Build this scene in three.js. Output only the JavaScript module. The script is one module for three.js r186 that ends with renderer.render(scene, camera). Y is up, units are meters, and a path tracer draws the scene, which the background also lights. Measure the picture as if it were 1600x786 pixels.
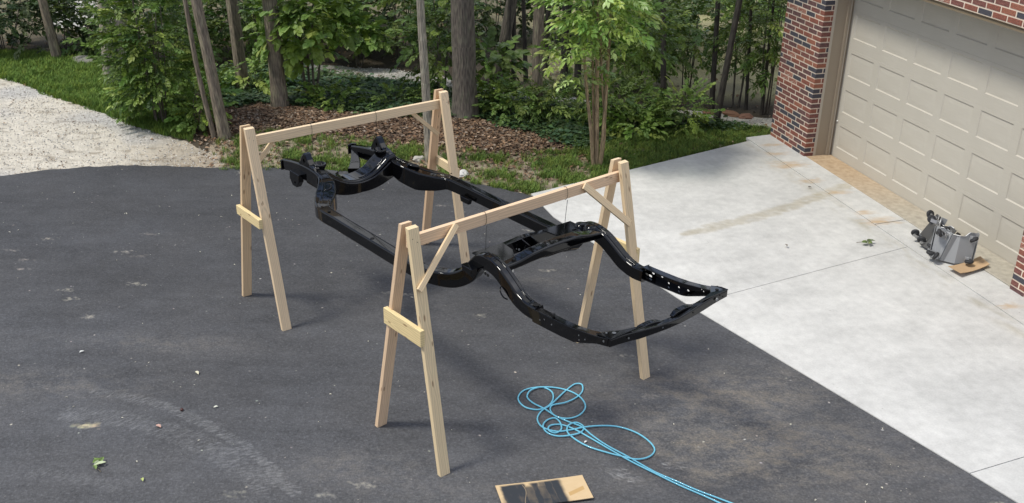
import * as THREE from 'three';
import { mergeGeometries, toCreasedNormals } from 'three/addons/utils/BufferGeometryUtils.js';
import { RoundedBoxGeometry } from 'three/addons/geometries/RoundedBoxGeometry.js';
import { ImprovedNoise } from 'three/addons/math/ImprovedNoise.js';

// ---------------------------------------------------------------- camera, sky, sun, exposure
const scene = new THREE.Scene();
const CAM_H = 4.783, PITCH = 0.43807, ROLL = 0.01934, FPX = 1626.19;
const camera = new THREE.PerspectiveCamera(2 * Math.atan(393 / FPX) * 180 / Math.PI, 1600 / 786, 0.1, 400);
camera.position.set(0, CAM_H, 0);
camera.rotation.order = 'YXZ';
camera.rotation.set(-PITCH, 0, ROLL);
scene.add(camera);

const SUN_DIR = new THREE.Vector3(-0.58, 1.0, 0.16).normalize();
const P = new ImprovedNoise();
function fbm(x, y, z = 0, o = 4) { let s = 0, a = 0.5; for (let i = 0; i < o; i++) { s += a * P.noise(x, y, z + i * 7.3); x *= 2.03; y *= 2.03; a *= 0.5; } return s; }
const clamp = (v, a = 0, b = 1) => Math.min(b, Math.max(a, v));
const sstep = (a, b, v) => { const t = clamp((v - a) / (b - a)); return t * t * (3 - 2 * t); };
const lerp = (a, b, t) => a + (b - a) * t;
{
  const W = 512, H = 256, d = new Float32Array(W * H * 4);
  for (let j = 0; j < H; j++) for (let i = 0; i < W; i++) {
    const v = (j + 0.5) / H, th = (v - 0.5) * Math.PI, ph = (i + 0.5) / W * 2 * Math.PI;
    const y = Math.sin(th), cx = Math.cos(th) * Math.cos(ph), cz = Math.cos(th) * Math.sin(ph);
    const n = fbm(cx * 2.2 / (0.35 + Math.abs(y)), cz * 2.2 / (0.35 + Math.abs(y)), 3.1, 5);
    const cloud = sstep(-0.16, 0.2, n);
    const up = clamp(y);
    const blue = [lerp(0.66, 0.20, up), lerp(0.78, 0.37, up), lerp(0.98, 0.86, up)];
    const sun = Math.max(0, cx * SUN_DIR.x + y * SUN_DIR.y + cz * SUN_DIR.z);
    const glow = 0.45 * Math.pow(sun, 5) + 2.2 * Math.pow(sun, 60);
    const k = y < 0 ? 0.3 : 0.86;
    for (let c = 0; c < 3; c++) d[(j * W + i) * 4 + c] = k * (lerp(blue[c], [1.08, 1.08, 1.08][c], cloud * 0.85) + glow * [1, 0.97, 0.92][c]);
    d[(j * W + i) * 4 + 3] = 1;
  }
  const t = new THREE.DataTexture(d, W, H, THREE.RGBAFormat, THREE.FloatType);
  t.mapping = THREE.EquirectangularReflectionMapping; t.magFilter = THREE.LinearFilter; t.minFilter = THREE.LinearFilter; t.needsUpdate = true;
  scene.background = t; scene.environment = t;
}
const sun = new THREE.DirectionalLight(new THREE.Color(1, 0.965, 0.88), 3.2);
sun.position.copy(SUN_DIR).multiplyScalar(40).add(new THREE.Vector3(0, 0, -11));
sun.target.position.set(0, 0, -11);
sun.castShadow = true; sun.shadow.radius = 21; sun.shadow.mapSize.set(4096, 4096);
Object.assign(sun.shadow.camera, { left: -22, right: 22, top: 22, bottom: -22, near: 1, far: 90 });
scene.add(sun, sun.target);
const EXPOSURE = 0.98;

// ---------------------------------------------------------------- helpers
function rngOf(seed) { let a = seed >>> 0; return () => { a = (a + 0x6D2B79F5) | 0; let t = Math.imul(a ^ (a >>> 15), 1 | a); t = (t + Math.imul(t ^ (t >>> 7), 61 | t)) ^ t; return ((t ^ (t >>> 14)) >>> 0) / 4294967296; }; }
const V = (x, y, z) => new THREE.Vector3(x, y, z);
const names = new Map();
function numbered(n) { const b = n.replace(/_\d{3}$/, ''); const k = names.get(b) || 0; names.set(b, k + 1); return k ? b + '_' + String(k).padStart(3, '0') : b; }
function tag(o, label, category, group) { o.userData.label = label; if (category) o.userData.category = category; if (group) o.userData.group = group; return o; }
function thing(name, label, category, pos = [0, 0, 0], turn = 0, group) { const g = new THREE.Group(); g.name = numbered(name); g.position.set(...pos); g.rotation.y = turn; scene.add(g); return tag(g, label, category, group); }
function mesh(name, geo, mat, parent) { const m = new THREE.Mesh(geo, mat); m.castShadow = m.receiveShadow = true; m.name = parent ? name : numbered(name); (parent || scene).add(m); return m; }
function struct(name, geo, mat, parent) { const m = mesh(name, geo, mat, parent); if (!parent) m.userData.kind = 'structure'; return m; }
function lin(r, g, b) { return new THREE.Color().setRGB(r, g, b); }
// a pixel of a 1600 px wide plan of the view -> the point of a level plane that lies there
function ground(px, py, y = 0) {
  const X = (px - 800) / FPX, Y = -(py - 393) / FPX, cr = Math.cos(ROLL), sr = Math.sin(ROLL);
  const x = X * cr - Y * sr, u = X * sr + Y * cr, cp = Math.cos(PITCH), sp = Math.sin(PITCH);
  const t = (y - CAM_H) / (-sp + u * cp);
  return V(x * t, y, -(cp + u * sp) * t);
}
const g2 = (px, py, y = 0) => { const p = ground(px, py, y); return [p.x, p.z]; };
function inPoly(poly, x, z) { let c = false; for (let i = 0, j = poly.length - 1; i < poly.length; j = i++) { const [xi, zi] = poly[i], [xj, zj] = poly[j]; if ((zi > z) !== (zj > z) && x < (xj - xi) * (z - zi) / (zj - zi) + xi) c = !c; } return c; }
function dataTex(w, h, fn, srgb = true) {
  const d = new Uint8Array(w * h * 4);
  for (let j = 0; j < h; j++) for (let i = 0; i < w; i++) { const c = fn(i, j), k = (j * w + i) * 4; for (let q = 0; q < 3; q++) d[k + q] = srgb ? 255 * Math.pow(clamp(c[q]), 1 / 2.2) : 255 * clamp(c[q]); d[k + 3] = 255; }
  const t = new THREE.DataTexture(d, w, h, THREE.RGBAFormat); t.magFilter = THREE.LinearFilter; t.minFilter = THREE.LinearMipmapLinearFilter; t.generateMipmaps = true;
  t.wrapS = t.wrapT = THREE.RepeatWrapping; if (srgb) t.colorSpace = THREE.SRGBColorSpace; t.needsUpdate = true; return t;
}
// flat sheet with uv from world x, z
function sheet(poly, yOf, uvOf) {
  const s = new THREE.Shape(poly.map(([x, z]) => new THREE.Vector2(x, -z)));
  const g = new THREE.ShapeGeometry(s), p = g.attributes.position, uv = [];
  for (let i = 0; i < p.count; i++) { const x = p.getX(i), z = -p.getY(i); p.setXYZ(i, x, yOf(x, z), z); uv.push(...uvOf(x, z)); }
  g.setAttribute('uv', new THREE.Float32BufferAttribute(uv, 2)); g.computeVertexNormals(); return g;
}
// a slab: polygon (x, z) with a sloping top and a skirt
function slabGeo(poly, yOf, depth, uvOf) {
  const top = sheet(poly, yOf, uvOf); const n = poly.length, pos = [], uv = [], idx = [];
  for (let i = 0; i < n; i++) { const [x, z] = poly[i], [x2, z2] = poly[(i + 1) % n], k = pos.length / 3;
    pos.push(x, yOf(x, z), z, x2, yOf(x2, z2), z2, x2, yOf(x2, z2) - depth, z2, x, yOf(x, z) - depth, z); for (const q of [[x, z], [x2, z2], [x2, z2], [x, z]]) uv.push(...uvOf(...q)); idx.push(k, k + 1, k + 2, k, k + 2, k + 3); }
  const side = new THREE.BufferGeometry(); side.setAttribute('position', new THREE.Float32BufferAttribute(pos, 3)); side.setAttribute('uv', new THREE.Float32BufferAttribute(uv, 2)); side.setIndex(idx); side.computeVertexNormals();
  return mergeGeometries([top, side]);
}
function tube(pts, r, seg = 40, rad = 8, closed = false) { return new THREE.TubeGeometry(new THREE.CatmullRomCurve3(pts, closed, 'centripetal'), seg, r, rad, closed); }
function taper(pts, radii, seg, rad) { // a bent tube whose radius varies
  const c = new THREE.CatmullRomCurve3(pts, false, 'centripetal'), g = new THREE.TubeGeometry(c, seg, 1, rad, false), p = g.attributes.position, uv = g.attributes.uv, L = c.getLength();
  const tmp = V(0, 0, 0);
  for (let i = 0; i <= seg; i++) { const t = i / seg; c.getPointAt(t, tmp); const q = t * (radii.length - 1), k = Math.min(radii.length - 2, Math.floor(q)), r = lerp(radii[k], radii[k + 1], q - k);
    for (let j = 0; j <= rad; j++) { const n = i * (rad + 1) + j; const wob = 1 + 0.07 * P.noise(Math.cos(j / rad * 6.283) * 1.7 + 5, Math.sin(j / rad * 6.283) * 1.7, t * L * 1.8 + pts[0].x * 3);
      p.setXYZ(n, tmp.x + (p.getX(n) - tmp.x) * r * wob, tmp.y + (p.getY(n) - tmp.y) * r * wob, tmp.z + (p.getZ(n) - tmp.z) * r * wob); uv.setXY(n, j / rad * 2 * Math.PI * radii[0], t * L); } }
  g.computeVertexNormals(); return g;
}
function box(w, h, d, x = 0, y = 0, z = 0) { const g = new THREE.BoxGeometry(w, h, d); g.translate(x, y, z); return g; }

// ---------------------------------------------------------------- ground plan (x, z in metres)
const RP = pts => pts.map(([a, b]) => g2(a, b));
const ASPHALT = [...RP([[-260, 292], [0, 275], [60, 267], [120, 262], [190, 258], [250, 259], [320, 262], [400, 261], [470, 263], [560, 268], [640, 274], [720, 281], [790, 296], [832, 306]]), g2(865, 335), g2(1110, 490), g2(1590, 785), [8.2, 1], [8.2, 6], [-16, 6], [-16, -11]];
const GRAVEL = RP([[-320, 118], [-120, 108], [0, 122], [45, 134], [85, 150], [130, 166], [175, 184], [205, 199], [250, 213], [300, 226], [338, 238], [350, 252], [330, 266], [190, 262], [0, 280], [-260, 298]]);
const LAWN = RP([[-320, 60], [-100, 72], [0, 80], [60, 84], [110, 92], [200, 92], [300, 110], [300, 180], [300, 222], [250, 212], [205, 198], [175, 184], [130, 166], [85, 150], [45, 134], [0, 122], [-320, 118]]);
const LITTER = RP([[300, 210], [330, 175], [400, 163], [470, 168], [560, 182], [640, 190], [740, 188], [800, 205], [850, 215], [905, 236], [860, 240], [760, 240], [690, 234], [600, 224], [520, 214], [440, 210], [390, 216], [350, 222]]);
const VERGE = RP([[330, 225], [390, 214], [440, 209], [520, 213], [600, 223], [690, 233], [760, 239], [905, 236], [985, 205], [1100, 196], [1202, 202], [1205, 214], [978, 266], [836, 305], [720, 283], [560, 270], [440, 265], [340, 266]]);
const IVY = RP([[320, 118], [450, 102], [560, 120], [700, 140], [840, 165], [960, 172], [1100, 190], [1202, 204], [985, 206], [905, 236], [850, 214], [800, 204], [740, 187], [640, 189], [560, 181], [470, 167], [400, 162], [340, 172]]);
const PATH = RP([[440, 98], [540, 102], [620, 107], [700, 121], [780, 134], [860, 150], [960, 160], [1060, 168], [1130, 176], [1210, 186], [1300, 192], [1300, 214], [1203, 206], [1120, 196], [1030, 186], [930, 177], [850, 167], [760, 154], [690, 146], [610, 132], [530, 122], [480, 116]]);
const CLEARING = RP([[70, 0], [180, 0], [190, 40], [80, 44]]);
const mound = (x, z) => 0.07 * Math.exp(-Math.pow((x + 2.0) / 3.2, 2) - Math.pow((z + 14.3) / 0.9, 2));
function hG(x, z) { const back = sstep(-12.3, -14.5, z); return -0.022 + mound(x, z) + back * (0.05 * fbm(x * 0.5, z * 0.5, 1.2, 3) + 0.02) + 0.012 * fbm(x * 2, z * 2, 4, 2) * sstep(-11.5, -12.8, z); }

// ---------------------------------------------------------------- ground
const GX0 = -14, GX1 = 10, GZ0 = -30, GZ1 = -10;
{
  const W = 2048, H = 1706;
  const map = dataTex(W, H, (i, j) => {
    const x = lerp(GX0, GX1, i / W), z = lerp(GZ0, GZ1, j / H);
    const wx = x + 0.22 * fbm(x * 1.9, z * 1.9, 0.3, 4), wz = z + 0.22 * fbm(x * 1.9 + 9, z * 1.9, 5.3, 4);
    const f = fbm(x * 6, z * 6, 2.2, 4), ff = P.noise(x * 41, z * 41, 3.3), fc = fbm(x * 0.8, z * 0.8, 8.1, 3);
    let c = [0.062 + 0.03 * f, 0.047 + 0.022 * f, 0.028 + 0.014 * f];                 // humus
    { const k = Math.max(sstep(-18.5, -20, z) * .45, sstep(-15.7, -16.6, z) * sstep(-.4, .8, x)); const l = clamp(0.5 + fc * 1.6); c = [lerp(c[0], 0.19 + 0.14 * l, k), lerp(c[1], 0.17 + 0.14 * l, k), lerp(c[2], 0.1 + 0.05 * l, k)]; }
    if (inPoly(IVY, wx, wz)) c = [0.035 + 0.02 * f, 0.038 + 0.02 * f, 0.02];
    if (inPoly(VERGE, wx, wz)) { const dirt = clamp(0.5 + 2.2 * fbm(x * 2.3, z * 2.3, 6.2, 3)); c = [lerp(0.09, 0.33, dirt), lerp(0.095, 0.27, dirt), lerp(0.035, 0.19, dirt)].map(v => v * (1 + 0.5 * f)); }
    if (inPoly(LITTER, wx, wz)) c = [0.13 + 0.06 * f, 0.085 + 0.04 * f, 0.055 + 0.03 * f];
    if (inPoly(LAWN, wx, wz)) c = [0.07 + 0.04 * f, 0.11 + 0.04 * f, 0.025];
    if (inPoly(PATH, wx, wz) || inPoly(CLEARING, wx, wz)) { const g = 0.48 + 0.18 * f + 0.16 * ff; c = [g, g * 0.96, g * 0.88]; }
    if (inPoly(GRAVEL, wx, wz)) {
      const sand = 0.62 + 0.17 * f + 0.12 * ff, dk = sstep(0.08, 0.34, fbm(x * 3.4, z * 6.4, 9.7, 4)) * 0.6;
      c = [sand, sand * 0.915, sand * 0.76].map((v, q) => lerp(v, [0.24, 0.19, 0.13][q], dk));
      const gr = sstep(0.08, 0.3, fbm(x * 0.6 + 3, z * 0.6, 2.7, 2)); const gg = 0.42 + 0.3 * ff; c = c.map(v => lerp(v, gg, gr * 0.6)); const ed = sstep(-5.6, -3.9, x + .5 * fbm(x * 2, z * 2, 4.1, 3)) * .7; c = c.map((v, q) => lerp(v, [.27, .21, .14][q] * (1 + f), ed));
    }
    return c;
  });
  map.wrapS = map.wrapT = THREE.MirroredRepeatWrapping;
  const bump = dataTex(512, 512, (i, j) => { const v = 0.5 + 0.5 * P.noise(i / 6, j / 6, 0.5) * 0.7 + 0.3 * P.noise(i / 2.3, j / 2.3, 8); return [v, v, v]; }, false);
  bump.repeat.set(24 / 1.5, 20 / 1.5);
  const g = new THREE.PlaneGeometry(1, 1, 240, 240), p = g.attributes.position, uv = g.attributes.uv;
  for (let i = 0; i < p.count; i++) { const u = p.getX(i) * 2, v = p.getY(i) * 2; const x = Math.sign(u) * (9 * Math.abs(u) + 91 * Math.pow(Math.abs(u), 4)), z = -17 + Math.sign(-v) * (9 * Math.abs(v) + 111 * Math.pow(Math.abs(v), 4));
    p.setXYZ(i, x, hG(x, z), z); uv.setXY(i, (x - GX0) / (GX1 - GX0), (z - GZ0) / (GZ1 - GZ0)); }
  g.computeVertexNormals();
  struct('ground', g, new THREE.MeshStandardMaterial({ map, bumpMap: bump, bumpScale: 0.02, roughness: 1 }));
}

// ---------------------------------------------------------------- asphalt driveway
const AX0 = -7.5, AX1 = 4.5, AZ0 = -13.2, AZ1 = -5.2;
{
  const W = 2048, H = 1365, cv = document.createElement('canvas'); cv.width = W; cv.height = H;
  const cx = cv.getContext('2d'), im = cx.createImageData(W, H), R = rngOf(5);
  const toPx = (px, py) => { const [x, z] = g2(px, py); return [(x - AX0) / (AX1 - AX0) * W, (z - AZ0) / (AZ1 - AZ0) * H]; };
  const dusty = [[1150, 600, 1.0, .35, .5], [1080, 700, .6, .2, .4], [560, 725, .5, .2, .35], [240, 535, .8, .16, .4], [90, 600, .9, .22, .5], [610, 470, .7, .3, .22], [900, 440, .7, .2, .3], [1160, 660, .9, .5, .4], [1300, 720, 1.0, .5, .45], [1120, 745, .7, .2, .4], [700, 770, 1.2, .3, .2], [1000, 640, .9, .4, .25]].map(([a, b, rx, rz, s]) => [...g2(a, b), rx, rz, s]);
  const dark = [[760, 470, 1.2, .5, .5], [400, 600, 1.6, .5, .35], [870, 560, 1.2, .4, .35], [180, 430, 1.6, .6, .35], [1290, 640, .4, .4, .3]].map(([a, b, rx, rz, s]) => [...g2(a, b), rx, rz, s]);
  for (let j = 0; j < H; j++) for (let i = 0; i < W; i++) {
    const x = lerp(AX0, AX1, i / W), z = lerp(AZ0, AZ1, j / H);
    const big = fbm(x * 0.7, z * 1.3, 1.1, 4), mid = fbm(x * 4.2, z * 5.2, 4.4, 3), gr = P.noise(x * 61, z * 61, 1.7) + 0.7 * P.noise(x * 113, z * 113, 5.1);
    const g2_ = P.noise(x * 31, z * 37, 9.7), pit = sstep(.22, .5, P.noise(x * 48 + 7, z * 48, 2.9));
    const strk = fbm(x * 1.1 + z * .35, z * 9, 12.2, 3);
    let v = 0.0625 + 0.026 * big + 0.02 * mid + 0.02 * gr + 0.014 * g2_ + 0.026 * pit + 0.014 * strk, warm = 0.1 * clamp(.5 + fbm(x * .9 + 4, z * .9, 6, 3) * 2);
    for (const [dx, dz, rx, rz, s] of dusty) { const q = Math.exp(-Math.pow((x - dx) / rx, 2) - Math.pow((z - dz) / rz, 2)); const m = q * s * clamp(0.42 + 1.1 * fbm(x * 2.6, z * 4.2, 7.7, 4) + 1.1 * fbm(x * 9, z * 14, 3.7, 4) + 0.35 * gr); v += 0.085 * m; warm += m; }
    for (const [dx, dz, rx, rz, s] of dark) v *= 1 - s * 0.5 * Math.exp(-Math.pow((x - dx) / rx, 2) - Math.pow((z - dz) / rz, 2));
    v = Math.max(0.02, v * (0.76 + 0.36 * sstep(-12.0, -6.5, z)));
    const k = (j * W + i) * 4, c = [v * (0.985 + 0.32 * warm), v * (1.0 + 0.09 * warm), v * (1.075 - 0.27 * warm)];
    for (let q = 0; q < 3; q++) im.data[k + q] = 255 * Math.pow(clamp(c[q]), 1 / 2.2); im.data[k + 3] = 255;
  }
  cx.putImageData(im, 0, 0);
  // faint tyre tracks of dust: many short tread marks along arcs
  const track = (pts, wd, al, n) => { const c = new THREE.CatmullRomCurve3(pts.map(([a, b]) => { const q = toPx(a, b); return V(q[0], q[1], 0); })); for (let i = 0; i < n; i++) { const t = R(), q = c.getPointAt(t), tg = c.getTangentAt(t), o = (R() - 0.5) * wd; cx.strokeStyle = `rgba(170,170,168,${al * (0.3 + R())})`; cx.lineWidth = 0.9; cx.beginPath(); const a = q.x - tg.y * o, b = q.y + tg.x * o; cx.moveTo(a, b); cx.lineTo(a + tg.x * 3 + tg.y * 5, b + tg.y * 3 - tg.x * 5); cx.stroke(); } };
  track([[90, 648], [180, 655], [260, 675], [340, 710], [420, 765]], 34, 0.2, 1700);
  track([[140, 612], [230, 628], [320, 665], [400, 715], [460, 775]], 16, 0.24, 1000);
  track([[40, 740], [110, 745], [180, 765]], 18, 0.13, 300);
  // pale specks and scuffs
  for (let i = 0; i < 950; i++) { const a = R() * W, b = R() * H, s = Math.pow(R(), 3); cx.fillStyle = `rgba(${205 + 30 * R()},${200 + 25 * R()},${185 + 20 * R()},${0.25 + 0.55 * R()})`; cx.beginPath(); cx.ellipse(a, b, 0.6 + 1.6 * s, 0.5 + 1.0 * s, R() * 3, 0, 7); cx.fill(); }
  for (let i = 0; i < 46; i++) { const a = R() * W, b = R() * H; cx.fillStyle = `rgba(190,180,160,${0.10 + 0.16 * R()})`; for (let k = 0; k < 16; k++) { cx.beginPath(); cx.ellipse(a + (R() + R() - 1) * 20, b + (R() + R() - 1) * 8, 1 + 4 * R(), 1 + 2 * R(), R(), 0, 7); cx.fill(); } }
  { const [a, b] = toPx(135, 665); for (let k = 0; k < 40; k++) { cx.fillStyle = `rgba(${185 + 30 * R()},${170 + 25 * R()},${135 + 20 * R()},.22)`; cx.beginPath(); cx.ellipse(a + (R() + R() - 1) * 26, b + (R() + R() - 1) * 9, 2 + 4 * R(), 1 + 2 * R(), 0, 0, 7); cx.fill(); } }
  for (const [u, w] of [[965, 742], [985, 748], [960, 735], [1045, 727]]) { const [a, b] = toPx(u, w); cx.strokeStyle = 'rgba(200,200,198,.22)'; for (let k = 0; k < 14; k++) { cx.lineWidth = 0.8 + R(); cx.beginPath(); const q = a + (R() - .5) * 26, r = b + (R() - .5) * 12; cx.moveTo(q, r); cx.lineTo(q + 5 + 5 * R(), r + 5 * R()); cx.stroke(); } }
  const map = new THREE.CanvasTexture(cv); map.colorSpace = THREE.SRGBColorSpace; map.flipY = false; map.wrapS = map.wrapT = THREE.MirroredRepeatWrapping;
  const bump = dataTex(512, 512, (i, j) => { const v = 0.5 + 0.32 * P.noise(i / 2.6, j / 2.6, 0.5) + 0.2 * P.noise(i / 6.1, j / 6.1, 3.5); return [v, v, v]; }, false);
  bump.repeat.set((AX1 - AX0) / 1.1, (AZ1 - AZ0) / 1.1);
  const poly = ASPHALT.map(([x, z]) => [x, z]);
  // a slightly ragged far edge
  const rag = []; for (let i = 0; i < poly.length; i++) { const a = poly[i], b = poly[(i + 1) % poly.length]; rag.push(a); if (i < 13) for (let k = 1; k < 8; k++) { const t = k / 8, x = lerp(a[0], b[0], t), z = lerp(a[1], b[1], t); rag.push([x, z + 0.09 * fbm(x * 5, 3, 1, 3)]); } }
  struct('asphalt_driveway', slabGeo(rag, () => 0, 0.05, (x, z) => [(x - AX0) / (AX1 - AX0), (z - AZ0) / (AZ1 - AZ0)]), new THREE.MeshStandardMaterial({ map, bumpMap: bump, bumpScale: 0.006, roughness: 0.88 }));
}

// ---------------------------------------------------------------- garage frame of reference
const GO = [4.317, -13.269], PSI = 1.278, CP = Math.cos(PSI), SP = Math.sin(PSI);
const gw = (x, z) => [GO[0] + x * CP - z * SP, GO[1] + x * SP + z * CP];             // garage plan -> world plan
const gl = (X, Z) => [(X - GO[0]) * CP + (Z - GO[1]) * SP, -(X - GO[0]) * SP + (Z - GO[1]) * CP];
// the pad rises from flush with the asphalt to the garage
const padY = (() => { const a = g2(865, 352), b = g2(1590, 785), l = Math.hypot(b[0] - a[0], b[1] - a[1]), nx = -(b[1] - a[1]) / l, nz = (b[0] - a[0]) / l, d = (X, Z) => Math.abs(nx) * Math.sign(1) * (X - a[0]) - Math.abs(nz) * (Z - a[1]), k = 0.054 / d(...gw(-1.02, 0.4)); return (X, Z) => 0.008 + k * d(X, Z); })();

// ---------------------------------------------------------------- concrete pad of slabs
{
  const X0 = -0.5, X1 = 7.5, Z0 = -15, Z1 = -4.5, W = 1560, H = 2048, cv = document.createElement('canvas'); cv.width = W; cv.height = H;
  const cx = cv.getContext('2d'), im = cx.createImageData(W, H), R = rngOf(9);
  const toPx = (px, py) => { const [x, z] = g2(px, py, 0.04); return [(x - X0) / (X1 - X0) * W, (z - Z0) / (Z1 - Z0) * H]; };
  const rust = new Float32Array(W * H), wet = new Float32Array(W * H);
  const splat = (m, x, y, rx, ry, ang, al) => { const c = Math.cos(ang), q = Math.sin(ang), r = Math.ceil(Math.max(rx, ry)); for (let j = Math.max(0, Math.floor(y - r)); j <= Math.min(H - 1, y + r); j++) for (let i = Math.max(0, Math.floor(x - r)); i <= Math.min(W - 1, x + r); i++) { const u = ((i - x) * c + (j - y) * q) / rx, v = (-(i - x) * q + (j - y) * c) / ry, d = 1 - u * u - v * v; if (d > 0) { const k = j * W + i; m[k] = 1 - (1 - m[k]) * (1 - al * d); } } };
  const across = Math.atan2(0.289, -0.957) + 0.25;                       // away from the garage wall
  const stain = (px, py, rx, ry, al, n) => { const [a, b] = toPx(px, py); for (let k = 0; k < n; k++) { const q = (R() + R() + R() - 1.5) * rx, r = (R() + R() + R() - 1.5) * ry; splat(rust, a + q * Math.cos(across) - r * Math.sin(across), b + q * Math.sin(across) + r * Math.cos(across), 5 + 13 * R(), 3 + 5 * R(), across, al * 2.6); } };
  for (const [u, w, q] of [[1230, 259, 1.0], [1233, 261, .6], [1266, 284, .55], [1212, 243, .35], [1205, 230, .3], [1374, 347, .8], [1377, 350, .4], [1310, 303, .3], [1350, 334, .3], [1582, 480, .3]]) stain(u, w, 46 * q + 12, 17 * q + 7, .06, Math.round(80 * q + 14));
  { const c = new THREE.CatmullRomCurve3([[1066, 364], [1120, 352], [1180, 338], [1235, 322], [1290, 304], [1330, 290]].map(([a, b]) => { const q = toPx(a, b); return V(q[0], q[1], 0); })); for (let k = 0; k < 900; k++) { const t = R(), q = c.getPointAt(t), wd = 30 * Math.sqrt(Math.min(1, t * 6 + 0.05)); splat(wet, q.x + (R() - .5) * wd * .7, q.y + (R() - .5) * wd * 1.2, 7 + 6 * R(), 7, 0, .2); } }
  for (let j = 0; j < H; j++) for (let i = 0; i < W; i++) {
    const x = lerp(X0, X1, i / W), z = lerp(Z0, Z1, j / H), [lx, lz] = gl(x, z);
    const a = fbm(lx * 0.9, lz * 0.7, 0.4, 5), b = fbm(lx * 5, lz * 3.2, 2.4, 4), c = P.noise(x * 70, z * 70, 2), br = fbm(lx * 1.6, lz * 22, 5.5, 2), mo = fbm(lx * 2.2, lz * 1.6, 12.4, 3);
    const k = j * W + i, w = wet[k], ru = Math.min(1, rust[k]);
    let v = (0.55 + 0.1 * a + 0.09 * b + 0.05 * c + 0.03 * br + 0.07 * mo + 0.1 * fbm(x * 13, z * 13, 3.3, 3)) * (1 - 0.27 * w);
    const ap = Math.exp(-Math.pow((lz - 0.9) / 0.1, 2)) * clamp(0.25 + 1.6 * fbm(lx * 3, lz * 6, 8.8, 3)); v *= 1 - 0.26 * ap;
    const t = [1 + .05 * w, 0.982 - 0.045 * ap - .02 * w, 0.928 - 0.15 * ap - .15 * w];
    const rc = [0.47, 0.30, 0.13];
    for (let q = 0; q < 3; q++) im.data[k * 4 + q] = 255 * Math.pow(clamp(lerp(v * t[q], rc[q], ru * .8)), 1 / 2.2); im.data[k * 4 + 3] = 255;
  }
  cx.putImageData(im, 0, 0);
  for (let i = 0; i < 260; i++) { const a = R() * W, b = R() * H; cx.fillStyle = `rgba(90,85,75,${0.1 + 0.4 * R() * R()})`; cx.beginPath(); cx.ellipse(a, b, 0.7 + 1.5 * R(), 0.6 + 0.9 * R(), R() * 3, 0, 7); cx.fill(); }
  for (let i = 0; i < 30; i++) { const a = R() * W, b = R() * H; cx.strokeStyle = `rgba(120,118,112,${0.05 + 0.12 * R()})`; cx.lineWidth = 1 + R(); cx.beginPath(); cx.moveTo(a, b); cx.quadraticCurveTo(a + 60 * R() - 30, b + 30 * R(), a + 90 * R() - 45, b + 50 * R() - 25); cx.stroke(); }
  const map = new THREE.CanvasTexture(cv); map.colorSpace = THREE.SRGBColorSpace; map.flipY = false; map.wrapS = map.wrapT = THREE.MirroredRepeatWrapping;
  const bump = dataTex(256, 256, (i, j) => { const v = 0.5 + 0.3 * P.noise(i / 3, j / 3, 0.5) + 0.2 * P.noise(i / 11, j / 5, 3.5); return [v, v, v]; }, false); bump.repeat.set(8, 10.5);
  const mat = new THREE.MeshStandardMaterial({ map, bumpMap: bump, bumpScale: 0.0015, roughness: 0.9 });
  const uvOf = (x, z) => [(x - X0) / (X1 - X0), (z - Z0) / (Z1 - Z0)];
  const pad = new THREE.Group(); pad.name = 'concrete_pad'; pad.userData.kind = 'structure'; scene.add(pad);
  const F = g2(830, 304), far = gw(-1.02, 0.4);
  const edge = t => { const a = g2(865, 352), b = g2(1590, 785); return [lerp(a[0], b[0], t), lerp(a[1], b[1], t)]; };
  const ext = (a, b, k) => [a[0] + (b[0] - a[0]) * k, a[1] + (b[1] - a[1]) * k];
  const A1 = 0.78;                                       // the apron strip ends here, in garage z
  const cut = (p, q, lz) => { const a = gl(...p)[1], b = gl(...q)[1]; return ext(p, q, (lz - a) / (b - a)); };
  const J1a = g2(1108, 463, .03), J1b = g2(1430, 382, .05), J2a = g2(1520, 734, .03), J2b = g2(1600, 708, .05);
  const gap = (p, d) => { const s = [p[0] + CP * d, p[1] + SP * d]; return s; };
  const b = 0.0035;
  const E1 = cut(J1a, J1b, A1 + 0.004), E2 = cut(J2a, J2b, A1 + 0.004), E0 = cut(F, far, A1 + 0.004);
  const end1 = gw(12, 0.787), end2 = ext(g2(1110, 490), g2(1590, 785), 3.2);
  const edgeOn = p => { // where the joint meets the asphalt border
    const a = g2(865, 352), c = g2(1590, 785), dx = c[0] - a[0], dz = c[1] - a[1], t = ((p[0] - a[0]) * dx + (p[1] - a[1]) * dz) / (dx * dx + dz * dz); return [a[0] + dx * t, a[1] + dz * t]; };
  const K1 = edgeOn(J1a), K2 = edgeOn(J2a);
  mesh('slab', slabGeo([F, g2(865, 340), gap(K1, -b), gap(E1, -b), E0], padY, 0.1, uvOf), mat, pad);
  mesh('slab', slabGeo([gap(K1, b), gap(K2, -b), gap(E2, -b), gap(E1, b)], padY, 0.1, uvOf), mat, pad);
  mesh('slab', slabGeo([gap(K2, b), end2, end1, gap(E2, b)], padY, 0.1, uvOf), mat, pad);
  const yA = (x, z) => padY(x, z) + 0.008 + 0.01 * clamp((0.78 - gl(x, z)[1]) / 0.4);
  for (const [a, c] of [[-1.02, 2.1], [2.112, 8.0], [8.012, 12]]) mesh('slab', slabGeo([gw(a, A1), gw(c, A1), gw(c, 0.385), gw(a, 0.385)], yA, 0.1, uvOf), mat, pad);
  const bed = slabGeo([F, g2(865, 342), end2, gw(12, 0.4), far], (x, z) => padY(x, z) - 0.02, 0.08, uvOf);
  mesh('slab_bed', bed, new THREE.MeshStandardMaterial({ color: lin(0.3, 0.28, 0.25), roughness: 1 }), pad);
}

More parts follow.
